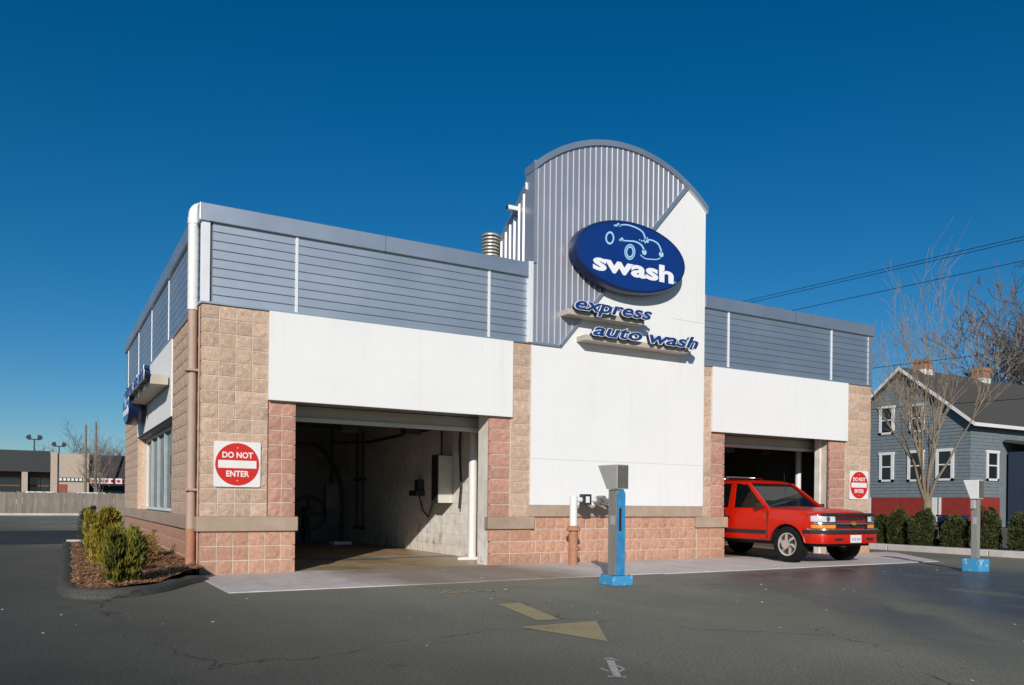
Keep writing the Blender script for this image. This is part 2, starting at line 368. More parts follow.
def block_mesh(wd, h, var, mat):
    k = (round(wd, 3), round(h, 3), var, mat.name)
    if k in _cache: return _cache[k]
    rr = random.Random(hash((k[0], k[1], var)) & 0xffff); j = .0075; a, c = wd / 2 - j, h / 2 - j
    nx = 4 if wd > .3 else 3; nz = 3; vs = []; fs = []
    for iz in range(nz + 1):
        for ix in range(nx + 1):
            e = ix in (0, nx) or iz in (0, nz)
            x = -a + 2 * a * ix / nx; z = -c + 2 * c * iz / nz
            if not e: x += rr.uniform(-.012, .012); z += rr.uniform(-.012, .012)
            y = (-.001 if e else -rr.uniform(.003, .012)); vs.append((x, y, z))
    for iz in range(nz):
        for ix in range(nx):
            i = iz * (nx + 1) + ix; fs.append((i, i + 1, i + nx + 2, i + nx + 1))
    n0 = len(vs); vs += [(-a, .035, -c), (a, .035, -c), (a, .035, c), (-a, .035, c)]
    bt = list(range(nx + 1)); tp = [nz * (nx + 1) + i for i in range(nx + 1)]
    lf = [i * (nx + 1) for i in range(nz + 1)]; rg = [i * (nx + 1) + nx for i in range(nz + 1)]
    fs += [tuple([n0, n0 + 1] + bt[::-1]), tuple([n0 + 3] + tp + [n0 + 2])[::-1][:] , tuple([n0, ] + lf + [n0 + 3]), tuple([n0 + 1] + [n0 + 2] + rg[::-1])]
    m = MB().add(vs, fs); me = m.mesh('block', mat); _cache[k] = me; return me
def bl_score(b):
    f, u0, u1, z0, z1, off, m = b
    p = Vector(((u0 + u1) / 2, 0, 1)) if f == 'F' else Vector((0, (u0 + u1) / 2, 1))
    d = p - CAM; nrm = Vector((0, -1, 0)) if f == 'F' else Vector((-1, 0, 0))
    return (u1 - u0) * (z1 - z0) * abs(d.normalized().dot(nrm)) / d.length_squared
blocks.sort(key=bl_score, reverse=True)
rest = {}
for i, b in enumerate(blocks):
    f, u0, u1, z0, z1, off, m = b; u = (u0 + u1) / 2; z = (z0 + z1) / 2
    me = block_mesh(u1 - u0, z1 - z0, i % 5, m)
    loc = (u, off, z) if f == 'F' else (off, u, z); rot = (0, 0, 0 if f == 'F' else R(-90))
    if i < 300:
        put('block', me, wall_o, loc, rot)
    else:
        mb = rest.setdefault(m.name, (MB(), m))[0]; mt = Matrix.Translation(loc) @ Matrix.Rotation(rot[2], 4, 'Z')
        mb.add([mt @ v.co for v in me.vertices], [tuple(p.vertices) for p in me.polygons])
for k, (mb, m) in rest.items(): stuff(mb.build('block_courses', m, wall_o))
# stone ledges
def ledge(*a, nm='ledge'):
    return MB().box(*a).build(nm, M_ledge, B, bevel=.012)
ledge(-.05, 1.375, -.05, .1, .625, .835)
ledge(-.045, .1, .101, D, .625, .835); ledge(4.585, 5.50, -.05, .1, .625, .835); ledge(5.40, 9.40, -.03, .1, .838, 1.045)
ledge(9.25, 10.09, -.05, .1, .625, .835); ledge(13.17, 14.65, -.05, .1, .625, .835)
# white stucco panels
def panel(*a): return MB().box(*a).build('stucco_panel', M_white, B, bevel=.006)
panel(.93, 5.035, -.055, .02, 2.54, 3.838); panel(9.655, 13.74, -.055, .02, 2.54, 3.838)
p = MB().box(-.022, .02, 2.93, 8.80, 2.50, 3.838).build('stucco_panel', M_white, B, bevel=.006)
# parapet: backing, boards, trims, coping
for (x0, x1, y0, y1, nm) in ((.02, 5.4, .02, .2, 'F'), (9.42, W - .02, .02, .2, 'F'), (.02, .2, .2, D - .02, 'L'), (W - .2, W - .02, .2, D - .02, 'R'), (.2, W - .2, D - .2, D - .02, 'K')):
    bk = MB().box(x0, x1, y0, y1, 3.85, 5.0).build('parapet_backing', pm('groove_grey', (.13, .14, .16), .6), B)
    nb = 9; h = (5.0 - 3.85) / nb
    if nm in 'RK':
        MB().box(x0 - .01, x1 + .012, y0 - .0, y1 + .012, 3.86, 4.99).build('siding_sheet', M_metal, B); continue
    seams = {('F', .02): [.12, 1.33, 4.58, 5.385], ('F', 9.42): [9.42, 10.1, 13.22, 14.5], ('L', .02): [.10, .92, 3.55, 6.18, 8.83, 11.5, 12.15]}[(nm, x0)]
    for a, c in zip(seams[:-1], seams[1:]):
        for r in range(nb):
            z0 = 3.85 + r * h + .003; z1 = 3.85 + (r + 1) * h - .003
            prof = [(0, z0), (-.016, z0 + .004), (-.016, z1 - .006), (-.008, z1), (.0, z1)]
            if nm == 'F': MB().prism([(y0 + q[0], q[1]) for q in prof], 0, a + .02, c - .02).build('siding_board', M_metal, bk)
            else: MB().prism([(x0 + q[0], q[1]) for q in prof], 1, a + .02, c - .02).build('siding_board', M_metal, bk)
    for sx in seams[1:-1]:
        if nm == 'F': MB().box(sx - .02, sx + .02, -.012, .03, 3.85, 4.99).build('seam_trim', M_trim, B, bevel=.004)
        else: MB().box(-.008, .03, sx - .02, sx + .02, 3.85, 4.99).build('seam_trim', M_trim, B, bevel=.004)
MB().box(-.012, .10, -.016, .03, 3.87, 4.99).box(-.016, .03, .03, .08, 3.87, 4.99).build('corner_trim', M_trim, B, bevel=.004)
MB().box(14.48, 14.615, -.016, .03, 3.85, 4.99).build('corner_trim', M_metal, B, bevel=.004)
MB().box(5.33, 5.415, -.065, .03, 3.86, 5.26).build('corner_trim', M_trim, B, bevel=.004)
# flashing strip below the siding
MB().box(-.02, 5.40, -.03, .02, 3.842, 3.868).build('flashing', M_coping, B); MB().box(9.43, W + .02, -.03, .02, 3.842, 3.868).build('flashing', M_coping, B)
MB().box(-.03, .02, .021, D, 3.842, 3.868).build('flashing', M_coping, B)
def coping(x0, x1, y0, y1): return MB().box(x0, x1, y0, y1, 4.995, 5.24).build('coping', M_coping, B, bevel=.008)
coping(-.05, 5.40, -.05, .25); coping(9.425, W + .06, -.05, .25); coping(-.047, .25, .253, D + .03); coping(W - .25, W + .05, .253, D + .03); coping(.253, W - .253, D - .25, D + .03)
for xx in (2.7, 12.0): MB().box(xx, xx + .006, -.053, .25, 4.99, 5.244).build('coping_joint', M_dark, B)
MB().box(.2, W - .2, .2, D - .2, 4.78, 4.9).build('roof', M_roof, B)
# tower ------------------------------------------------------------
TX0, TX1, ZS, CX = 5.42, 9.42, 7.02, 7.42
Rr = 2.95; ZC = 7.70 - Rr
def arch_z(x, r=Rr): return ZC + math.sqrt(max(r * r - (x - CX) ** 2, 0))
ax_ = [TX0 + (TX1 - TX0) * i / 40 for i in range(41)]
prof = [(TX0, 1.045)] + [(x, arch_z(x)) for x in ax_] + [(TX1, 1.045)]
MB().prism(prof, 1, -.028, .24).build('tower_wall', M_white, B)
# diagonal split: ribbed cladding on the upper left
def diag_x(z): return 6.0 + (z - 3.88) * (8.92 - 6.0) / (7.29 - 3.88)
base = [(TX0 - .005, 3.86), (6.0, 3.86)] + [(diag_x(z), z) for z in (3.9,)] + [(8.90, 7.25)] + [(x, arch_z(x) - .01) for x in ax_[::-1] if x < 8.88]
rc = MB().prism([(q[0], q[1]) for q in base], 1, -.045, -.027).build('ribbed_cladding', M_rib, B)
k = 0; x = TX0 + .09
while x < 8.88:
    zt = arch_z(x) - .02; zb = 3.87 if x < 6.0 else 3.88 + (x - 6.0) / ((8.92 - 6.0) / (7.29 - 3.88))
    if zt - zb > .05:
        MB().prism([(x - .017, -.044), (x - .003, -.060), (x + .006, -.060), (x + .014, -.044)], 2, zb + .012, zt).build('rib', M_rib, rc)
    x += .122
dx, dz = 8.92 - 6.0, 7.29 - 3.88; l = math.hypot(dx, dz); nx, nz = dz / l * .022, -dx / l * .022
MB().prism([(5.98 - nx, 3.85 - nz), (5.98 + nx, 3.85 + nz), (8.93 + nx, 7.27 + nz), (8.90 - nx, 7.29 - nz)], 1, -.072, -.03).build('diagonal_trim', M_coping, B)
MB().box(TX0 - .01, 6.0, -.072, -.03, 3.842, 3.868).build('diagonal_trim', M_coping, B)
MB().box(TX0 - .012, TX0 + .05, -.075, -.03, 5.245, ZS).build('corner_trim', M_rib, B)
# arched cap
cap = []
xs2 = [TX0 - .015 + (TX1 - TX0 + .03) * i / 44 for i in range(45)]
cap = [(x, ZC + math.sqrt((Rr + .055) ** 2 - (x - CX) ** 2)) for x in xs2] + [(x, ZC + math.sqrt((Rr - .045) ** 2 - (x - CX) ** 2)) for x in xs2[::-1]]
MB().prism(cap, 1, -.085, .25).build('arched_coping', M_coping, B)
# joint lines in the tower stucco
MB().box(5.43, 9.415, -.0296, -.027, 1.848, 1.852).build('stucco_joint', M_ledge, B); MB().box(8.6, 9.415, -.0296, -.027, 4.668, 4.672).build('stucco_joint', M_ledge, B)
for (xa, xb) in ((TX0, TX0 + .12), (TX1 - .12, TX1)):
    sd = MB().prism([(.24, 4.9), (.24, 6.62), (2.46, 4.9)], 0, xa, xb).build('tower_side', M_rib, B)
    sgn = -1 if xa < 7 else 1; xf = xa if sgn < 0 else xb
    for i in range(13):
        y = .3 + i * .16; zt = 6.62 - (y - .24) * .775
        MB().prism([(xf, y - .03), (xf + sgn * .026, y - .008), (xf + sgn * .026, y + .008), (xf, y + .03)], 2, 4.91, zt).build('rib', M_rib, sd)
    MB().prism([(.20, 6.60), (.20, 6.72), (2.6, 4.87), (2.45, 4.87)], 0, xa - .03, xb + .03).build('side_coping', M_coping, sd)
MB().box(TX0 - .004, TX0 + .02, -.026, .24, 5.25, ZS - .05).build('tower_return', M_rib, B)
MB().box(5.54, 9.3, 2.3, 2.4, 4.9, 4.96).build('roof_curb', M_coping, B)
# roof vent with louvre rings
vc = on(490.5, 245, 1, 1.2); vx, vz = vc.x, vc.z
v_ = MB().lathe([(.10, 4.9), (.10, vz + .05)], (vx, 1.2, 0)).build('roof_vent', pm('vent_metal', (.55, .52, .47), .45, metal=.5), B, smooth=30)
for i in range(6):
    z = vz - .23 + i * .062
    MB().lathe([(.11, z), (.165, z), (.165, z + .02), (.13, z + .045)], (vx, 1.2, 0)).build('louvre_ring', MATS['vent_metal'], v_, smooth=30)
MB().lathe([(.17, vz + .145), (.17, vz + .165), (.12, vz + .20), (.02, vz + .215)], (vx, 1.2, 0)).build('vent_cap', MATS['vent_metal'], v_, smooth=30)
# left window --------------------------------------------------------
MB().box(.012, .40, 8.72, 8.80, .80, 2.52).build('window_jamb', M_tan, B); MB().box(.012, .40, 2.931, 3.0, .80, 2.52).build('window_jamb', M_tan, B)
MB().box(.02, .40, 3.0, 8.72, 2.46, 2.56).build('window_head', M_dark, B)
wf = MB().box(.17, .25, 3.0, 3.06, .84, 2.46).box(.17, .25, 8.52, 8.72, .84, 2.46).box(.17, .25, 3.06, 8.52, .84, .90).box(.17, .25, 3.06, 8.52, 2.40, 2.46).build('window_frame', M_trim, B, bevel=.006)
for i in range(1, 5):
    y = 3.06 + 5.46 * i / 5
    MB().box(.15, .26, y - .045, y + .045, .90, 2.40).build('mullion', pm('grey_mullion', (.45, .50, .52), .4, metal=.4), wf, bevel=.006)
for i in range(5):
    y = 3.06 + 5.46 * i / 5
    MB().box(.205, .213, y + .05, y + 5.46 / 5 - .05, .90, 2.40).build('pane', M_glass, wf)
    for k in range(3): # vertical blind strips behind the glass
        yy = y + .1 + k * .34; MB().box(.30, .31, yy, yy + .22, 1.0, 2.38).build('blind_strip', pm('blind', (.42, .5, .5), .7), wf)
# downpipe at the front-left corner ----------------------------------
px_, py_ = -.085, .25
dp = MB().tube([(px_, py_, .02), (px_, py_, .66)], .068, 14).build('downpipe', M_pipe_red, B, smooth=40)
MB().tube([(px_, py_, .66), (px_, py_, 3.78)], .061, 14).build('downpipe_shaft', M_pipe_tan, dp, smooth=40)
el = [(px_, py_, 3.78), (px_, py_, 5.10)] + [(px_ + .10 * (1 - math.cos(t)), py_, 5.12 + .13 * math.sin(t)) for t in [math.pi / 2 * i / 6 for i in range(1, 7)]] + [(.10, py_, 5.25), (.14, py_, 5.24), (.17, py_, 5.18)]
MB().tube(el, .072, 14).build('downpipe_elbow', M_pvc, dp, smooth=40)
MB().tube([(px_, py_, 5.0), (px_, py_, 5.09)], .079, 14).build('pipe_coupling', M_pvc, dp, smooth=40)
for z in (1.2, 2.9): MB().box(px_ - .09, .02, py_ - .095, py_ + .095, z, z + .03).build('pipe_strap', M_pipe_tan, dp)
MB().tube([(-.02, .06, .05), (-.02, .06, 3.8)], .012, 6).build('conduit', M_pipe_tan, B)
# bays ---------------------------------------------------------------
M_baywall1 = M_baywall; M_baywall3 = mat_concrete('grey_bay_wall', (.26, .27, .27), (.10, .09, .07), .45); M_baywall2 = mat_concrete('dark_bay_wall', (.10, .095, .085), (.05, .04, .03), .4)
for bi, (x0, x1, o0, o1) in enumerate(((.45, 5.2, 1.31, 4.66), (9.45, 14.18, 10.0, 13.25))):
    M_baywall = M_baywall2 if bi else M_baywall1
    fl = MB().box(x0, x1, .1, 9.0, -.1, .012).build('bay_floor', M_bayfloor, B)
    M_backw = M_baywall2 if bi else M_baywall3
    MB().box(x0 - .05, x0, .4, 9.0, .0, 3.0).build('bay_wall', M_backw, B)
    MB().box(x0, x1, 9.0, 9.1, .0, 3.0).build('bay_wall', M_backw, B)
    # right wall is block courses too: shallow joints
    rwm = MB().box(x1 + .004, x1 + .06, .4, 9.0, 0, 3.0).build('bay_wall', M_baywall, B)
    cw = MB()
    for r in range(14):
        for c in range(22):
            a = .41 + c * .4 - (.2 if r % 2 else 0); e = min(a + .392, 8.98); a = max(a, .41)
            if e > a: cw.box(x1 - .004, x1 + .01, a, e, .014 + r * .208, .014 + r * .208 + .2)
    stuff(cw.build('wall_blocks', M_baywall, rwm))
    MB().box(x0, x1, .4, 9.0, 3.0, 3.1).build('bay_ceiling', M_ceil, B)
    # painted white returns behind the rose jambs
    MB().box(o0 - .1, o0 + .035, .06, .42, 0, 2.62).build('jamb_return', M_baywall, B)
    MB().box(o1 - .035, o1 + .1, .06 if not bi else .28, .42, 0, 2.62).build('jamb_return', M_baywall1, B)
    # open overhead door hanging below the ceiling
    dr = MB().box(x0 + .25, x1 - .25, .66, .70, 2.36, 2.98).build('overhead_door', M_door, B)
    MB().box(x0 + .25, x1 - .25, .62, .74, 2.32, 2.385).build('door_bottom_rail', pm('door_rail', (.55, .54, .48), .5), dr, bevel=.01)
    for q in (2.56, 2.76): MB().box(x0 + .25, x1 - .25, .655, .66, q, q + .012).build('door_groove', M_dark, dr)
    for i in range(3):
        xx = x0 + .9 + i * (x1 - x0 - 1.2) / 3
        lt = MB().box(xx, xx + .3, 1.5, 1.75, 2.28, 2.46).build('lamp_housing', M_dark, B, bevel=.01)
        MB().tube([(xx + .15, 1.62, 2.46), (xx + .15, 1.62, 3.0)], .015, 6).build('lamp_stem', M_dark, lt)
    for s in (x0 + .12, x1 - .12):
        MB().tube([(s, .5, .0), (s, .5, 2.3), (s, .62, 2.5), (s, .9, 2.62), (s, 4.0, 2.72)], .02, 6).build('door_track', M_dark, B)
M_baywall = M_baywall1
MB().box(5.26, 9.40, 9.0, 9.1, 0, 4.7).build('core_wall', M_baywall, B)
MB().add([(1.5, 3.6, .0165), (2.9, 2.0, .0165), (5.15, 2.3, .0165), (5.15, 2.5, .0165), (2.95, 2.22, .0165), (1.6, 3.75, .0165)], [(0, 1, 4, 5), (1, 2, 3, 4)]).build('floor_stripe', M_bluepaint_floor, B)
for (px, top) in ((5.02, 1), (13.82, 0)):
    gp_ = thing('guide_post', ['white round steel post inside the empty left bay', 'white round steel post behind the red vehicle in right bay'][0 if top else 1], 'post', (px, 1.39, .012), group='white posts inside the bays')
    MB().lathe([(.075, .0), (.075, 2.60)], n=18).build('shaft', M_pvc, gp_, smooth=40)
    MB().prism([(-.34, -.10), (.12, -.16), (.16, .12), (-.10, .14)], 2, 0, .05).build('foot_plate', M_pvc, gp_, bevel=.01)
# wash equipment in bay one ------------------------------------------
M_headlike = pm('grey_case', (.30, .30, .29), .6)
ar = thing('wash_arm', 'dark curved overhead wash arm at the back of left bay', 'wash arm', (4.0, 7.4, .012), world=True)
MB().tube([(.9, 7.4, 2.42), (2.2, 7.4, 2.44), (3.8, 7.4, 2.42)], .05, 8).build('boom', M_dark, ar, smooth=40)
MB().tube([(3.8, 7.4, 2.42), (4.05, 7.35, 2.25), (4.3, 7.3, 1.85), (4.42, 7.3, 1.5), (4.46, 7.3, .9), (4.44, 7.3, .012)], .055, 8).build('arm', M_dark, ar, smooth=40)
MB().tube([(1.2, 7.4, 2.42), (1.2, 7.4, 3.0)], .03, 6).build('hanger', M_dark, ar)
MB().box(4.2, 4.65, 7.1, 7.5, .012, .08).build('foot_plate', M_trim, ar)
for yy, zt, lb in ((7.7, 2.8, 0), (8.15, 2.8, 1)):
    t_ = thing('water_pipe', ['vertical water pipe on the right wall of left bay, nearer one', 'vertical water pipe on the right wall of left bay, farther one'][lb], 'pipe', (5.1, yy, .012), world=True, group='pipes on bay wall')
    MB().tube([(5.13, yy, .4), (5.13, yy, zt)], .028, 6).build('pipe', M_dark, t_)
    for zz in (.35, 1.6): MB().box(5.08, 5.19, yy - .06, yy + .06, zz, zz + .07).build('bracket', M_dark, t_)
tg = thing('hose_reel', 'dark round hose reel on the back wall of left bay', 'hose reel', (4.0, 8.6, .012), world=True)
MB().lathe([(.42, -.05), (.46, -.05), (.46, .05), (.42, .05), (.42, -.05)], (4.0, 8.6, .75), 1, 24).build('rim', M_dark, tg, smooth=30)
MB().lathe([(.10, -.12), (.10, .12)], (4.0, 8.6, .75), 1, 12).box(3.97, 4.03, 8.56, 8.64, .34, 1.16).box(3.59, 4.41, 8.56, 8.64, .72, .78).build('hub', M_dark, tg)
MB().box(3.93, 4.07, 8.65, 9.0, .012, .9).build('stand', M_dark, tg)
bp = thing('supply_pipe', 'dark supply pipe running under the ceiling along right wall of left bay', 'pipe', (4.9, 4.5, 2.5), world=True)
MB().tube([(4.2, 7.4, 2.5), (4.95, 6.8, 2.52), (5.02, 1.7, 2.6)], .035, 8).build('pipe', M_dark, bp); MB().box(4.98, 5.06, 4.2, 4.26, 2.55, 3.0).build('hanger', M_dark, bp)
bx2 = thing('control_box', 'pale control box on the back wall of left bay', 'box', (4.75, 8.95, .9), world=True)
MB().box(4.5, 4.9, 8.75, 8.99, .85, 1.5).build('case', M_headlike, bx2, bevel=.01); MB().tube([(4.7, 8.9, 1.5), (4.7, 8.9, 3.0)], .025, 6).build('conduit', M_dark, bx2)
cb = thing('display_cabinet', 'tall pale faced cabinet hung on right wall of left bay', 'cabinet', (5.1, 2.9, 1.0), world=True)
MB().box(4.86, 5.19, 2.60, 2.90, 1.04, 2.02).build('case', M_dark, cb, bevel=.01)
MB().box(4.875, 5.185, 2.585, 2.602, 1.06, 2.0).build('face', pm('pale_panel', (.62, .60, .52), .3), cb)
MB().tube([(5.08, 2.9, 2.02), (5.08, 2.9, 3.0)], .02, 6).build('cable', M_dark, cb)
MB().tube([(5.12, 2.15, .95), (5.13, 2.1, 1.4), (5.14, 2.2, 2.2), (5.14, 2.1, 3.0)], .022, 6).build('hose', M_dark, cb)
vb = thing('valve_box', 'small dark valve box with pipe on right wall of left bay', 'valve', (5.1, 4.1, 1.0), world=True)
MB().box(4.98, 5.19, 3.95, 4.35, 1.2, 1.32).box(5.05, 5.19, 4.0, 4.2, 1.32, 1.55).build('body', M_dark, vb, bevel=.02)
MB().tube([(5.1, 4.05, 1.2), (5.12, 3.9, .9), (5.12, 3.6, .75), (5.12, 3.4, 1.04)], .018, 6).build('hose', M_dark, vb)

# ------------------------------------------------------------------ signs on the building
def letters(parent, body, x0, x1, z, xh, y, face, back, shear=.3, bold=.012, thick=.1, skip_group=None):
    """channel letters, one object each; fits the word between x0 and x1 with x-height xh (local frame, front is -Y)"""
    size = xh / .53
    def wid(s, **k):
        me = text_mesh('t', s, size, face, 0, 0); a = mwidth(me); bpy.data.meshes.remove(me); return a
    full = wid(body); sx = (x1 - x0) / (full[1] - full[0])
    for i, ch in enumerate(body):
        if ch == ' ': continue
        a = wid(body[:i + 1]); c = wid(ch); adv = a[1] - c[1]
        lx = x0 + (adv - full[0]) * sx
        if back is not None:
            mb = text_mesh('letter_return', ch, size, back, thick / 2, bold, shear, sx); mb.transform(Matrix.Rotation(R(90), 4, 'X'))
            o = put('letter', mb, parent, (lx, y + thick / 2, z))
            mt = text_mesh('trim_cap', ch, size, M_swhite, .007, bold * 2.3, shear, sx); mt.transform(Matrix.Rotation(R(90), 4, 'X')); put('trim_cap', mt, o, (0, -thick / 2, 0))
            mf = text_mesh('letter_face', ch, size, face, .004, bold * 1.1, shear, sx); mf.transform(Matrix.Rotation(R(90), 4, 'X'))
            put('letter_face', mf, o, (0, -thick / 2 - .008, 0))
        else:
            mf = text_mesh('letter', ch, size, face, thick / 2, bold, shear, sx); mf.transform(Matrix.Rotation(R(90), 4, 'X'))
            put('letter', mf, parent, (lx, y, z))
def ellipse(a, b, n=64): return [(a * math.cos(2 * math.pi * i / n), b * math.sin(2 * math.pi * i / n)) for i in range(n)]
def oval_sign(name, label, loc, rz, a, b, group):
    t = thing(name, label, 'sign', loc, rz, group)
    cab = MB(); n = 72
    rings = [(.97, .0), (1., -.03), (1., -.20), (.985, -.24), (.955, -.25)]
    vs = []; fs = []
    for s, y in rings: vs += [(q[0] * s, y, q[1] * (1 - (1 - s) * a / b)) for q in ellipse(a, b, n)]
    for i in range(len(rings) - 1): fs += [(i * n + k, i * n + (k + 1) % n, (i + 1) * n + (k + 1) % n, (i + 1) * n + k) for k in range(n)]
    fs.append(tuple(range(n)))
    cab.add(vs, fs).build('cabinet', M_bluedark, t, smooth=40)
    MB().add([(q[0] * .955, -.2505, q[1] * (1 - .045 * a / b)) for q in ellipse(a, b, n)] + [(q[0] * .955, -.244, q[1] * (1 - .045 * a / b)) for q in ellipse(a, b, n)],
             [tuple(range(n))] + [(k, (k + 1) % n, n + (k + 1) % n, n + k) for k in range(n)]).build('face', M_blue, t)
    for dx in (-.5, .5): MB().box(dx * a - .05, dx * a + .05, -.01, .075, -.1, .1).build('bracket', M_dark, t)
    return t
OS = oval_sign('oval_sign', 'large blue oval sign reading swash on the front of the tower', (7.37, -.09, 5.58), 0, 1.27, .65, 'blue oval signs')
letters(OS, 'swash', -.87, .93, -.345, .225, -.254, M_swhite, None, shear=0, bold=.015, thick=.012)
tm = text_mesh('trade_mark', 'TM', .05, M_logo, .003); tm.transform(Matrix.Rotation(R(90), 4, 'X')); put('trade_mark', tm, OS, (.955, -.254, -.34))
def logo(parent, k=1.):
    X = lambda x, z: ((-1.9 + (x + 1.9) * 1.00947 - 7.37) * k, -.256, (1.08 + (z - 1.08) * 1.00947 - 5.58) * k)
    def curve(nm, pts, r0):
        P = []
        for i in range(len(pts) - 1):
            p0 = Vector(pts[max(i - 1, 0)]); p1 = Vector(pts[i]); p2 = Vector(pts[i + 1]); p3 = Vector(pts[min(i + 2, len(pts) - 1)])
            for j in range(6):
                t = j / 6; P.append(.5 * ((2 * p1) + (p2 - p0) * t + (2 * p0 - 5 * p1 + 4 * p2 - p3) * t * t + (3 * p1 - p0 - 3 * p2 + p3) * t ** 3))
        P.append(Vector(pts[-1])); mb = MB(); n = len(P); vs = []
        for i, q in enumerate(P):
            d = (P[min(i + 1, n - 1)] - P[max(i - 1, 0)]).normalized(); nn = Vector((-d.y, d.x)); r = r0 if not isinstance(r0, tuple) else r0[0] + (r0[1] - r0[0]) * i / (n - 1)
            for y in (-.003, .003):
                for s in (1, -1):
                    w_ = X(*(q + nn * r * s)); vs.append((w_[0], w_[1] + y, w_[2]))
        fs = []
        for i in range(n - 1):
            a = i * 4; fs += [(a, a + 1, a + 5, a + 4), (a, a + 4, a + 6, a + 2), (a + 1, a + 3, a + 7, a + 5), (a + 2, a + 6, a + 7, a + 3)]
        mb.add(vs, fs).build(nm, M_logo, parent)
    def ring(c, rx, rz, rw, tilt=.12):
        vs = []; n = 28
        for y in (-.003, .003):
            for f in (1, rw):
                for i in range(n):
                    t = 2 * math.pi * i / n; vs.append(tuple(Vector(X(c[0] + rx * f * math.cos(t) + tilt * rz * f * math.sin(t), c[1] + rz * f * math.sin(t))) + Vector((0, y, 0))))
        fs = []
        for i in range(n):
            j = (i + 1) % n; fs += [(i, j, n + j, n + i), (i, 2 * n + i, 2 * n + j, j), (n + i, n + j, 3 * n + j, 3 * n + i)]
        MB().add(vs, fs).build('wheel_mark', M_logo, parent)
    def dot(c, r):
        MB().prism([(X(c[0] + r * math.cos(t), 0)[0], X(0, c[1] + r * math.sin(t))[2]) for t in [2 * math.pi * i / 14 for i in range(14)]], 1, -.259, -.252).build('dot_mark', M_logo, parent)
    curve('roof_stroke', [(6.93, 6.045), (7.12, 6.09), (7.34, 6.075), (7.49, 6.02), (7.555, 5.91)], (.010, .017))
    curve('bonnet_stroke', [(6.98, 5.785), (7.18, 5.81), (7.34, 5.82), (7.47, 5.775), (7.53, 5.69)], (.010, .018))
    curve('front_stroke', [(7.58, 5.905), (7.72, 5.91), (7.85, 5.87), (7.92, 5.77), (7.925, 5.72)], (.012, .018))
    curve('bumper_stroke', [(7.44, 5.60), (7.55, 5.555), (7.68, 5.56), (7.82, 5.58), (7.91, 5.62)], .009)
    ring((6.75, 5.79), .095, .118, .70); ring((7.2, 5.615), .12, .145, .84); ring((7.2, 5.615), .085, .108, .72)
    dot((7.53, 5.665), .052); dot((7.93, 5.69), .052)
    for c, r in (((6.85, 6.03), .014), ((6.885, 6.035), .02), ((6.935, 6.06), .028), ((6.97, 6.05), .022), ((6.975, 5.79), .02), ((7.02, 5.815), .03), ((7.42, 5.87), .013), ((7.47, 5.86), .015), ((7.52, 5.875), .018), ((7.60, 5.875), .03), ((7.55, 5.85), .02), ((7.60, 5.94), .012)): dot(c, r)
logo(OS)
def tray_sign(label, x0, x1, z0, z1, words, loc=(0, 0, 0), rz=0):
    t = thing('letter_sign', label, 'sign', loc, rz, 'blue letter signs on trays')
    MB().box(x0, x1, -.24, .045, z0, z1).build('tray', M_tray, t, bevel=.008)
    for (body, a, b, z, xh) in words: letters(t, body, a, b, z, xh, -.345, M_lblue, M_bluedark, shear=.28, bold=.006)
    return t
tray_sign('blue slanted express lettering on a pale tray below the oval sign', -.85, .84, -.06, .035, [('express', -.80, .86, .02, .165)], (6.83, -.07, 4.44))
tray_sign('blue slanted auto wash lettering on a pale tray, lowest on the tower', -1.2, 1.2, -.06, .035, [('auto', -1.12, -.07, .02, .16), ('wash', .09, 1.28, .02, .16)], (7.55, -.07, 4.03))
OS2 = oval_sign('oval_sign', 'small blue oval sign above the window of the left side wall', (-.13, 7.35, 3.08), R(-90), .80, .40, 'blue oval signs')
letters(OS2, 'swash', -.55, .58, -.21, .14, -.254, M_swhite, None, shear=0, bold=.007, thick=.012); logo(OS2, .62)
tray_sign('blue slanted lettering on a pale tray above the side window', -1.75, 1.75, -.085, .085, [('express', -1.62, -.2, .0, .17), ('auto', .0, .8, .0, .17), ('wash', .9, 1.74, .0, .17)], (-.095, 4.85, 3.14), R(-90))

def dne(label, x, z, y):
    t = thing('do_not_enter_sign', label, 'sign', (x, y, z), 0, 'do not enter signs')
    pts = []
    h = .325; r = .03
    for cx, cz, a0 in ((h - r, h - r, 0), (-h + r, h - r, 90), (-h + r, -h + r, 180), (h - r, -h + r, 270)):
        pts += [(cx + r * math.cos(R(a0 + i * 22.5)), cz + r * math.sin(R(a0 + i * 22.5))) for i in range(5)]
    MB().prism(pts, 1, -.006, .004).build('plate', M_splate, t)
    MB().prism(ellipse(.305, .305, 48), 1, -.0085, -.0062).build('disc', M_sred, t)
    MB().box(-.265, .265, -.0105, -.0087, -.055, .055).build('bar', M_splate, t)
    for s, zz in (('DO NOT', .093), ('ENTER', -.175)):
        me = text_mesh('lettering', s, .115, M_splate, .001, .0035, 0, .92, 'CENTER'); me.transform(Matrix.Rotation(R(90), 4, 'X')); put('lettering', me, t, (0, -.0098, zz))
    for zz in (.235, -.235): MB().lathe([(.008, -.013), (.008, -.009)], (0, 0, zz), 1, 10).build('bolt', M_trim, t)
dne('square do not enter sign on the left front pier', .50, 1.585, -.022)
dne('square do not enter sign on the right end pier above the red vehicle', 14.17, 1.56, -.022)

sc = thing('security_camera', 'small white security camera on the sloping side of the tower', 'camera', (5.40, .55, 6.02), world=True)
MB().box(5.19, 5.39, .44, .53, 6.29, 6.365).build('housing', M_pvc, sc, bevel=.01)
MB().box(5.17, 5.19, .45, .52, 6.30, 6.355).build('lens', M_dark, sc)
MB().tube([(5.32, .48, 6.29), (5.34, .49, 6.22), (5.42, .5, 6.2)], .02, 6).build('bracket', M_dark, sc)

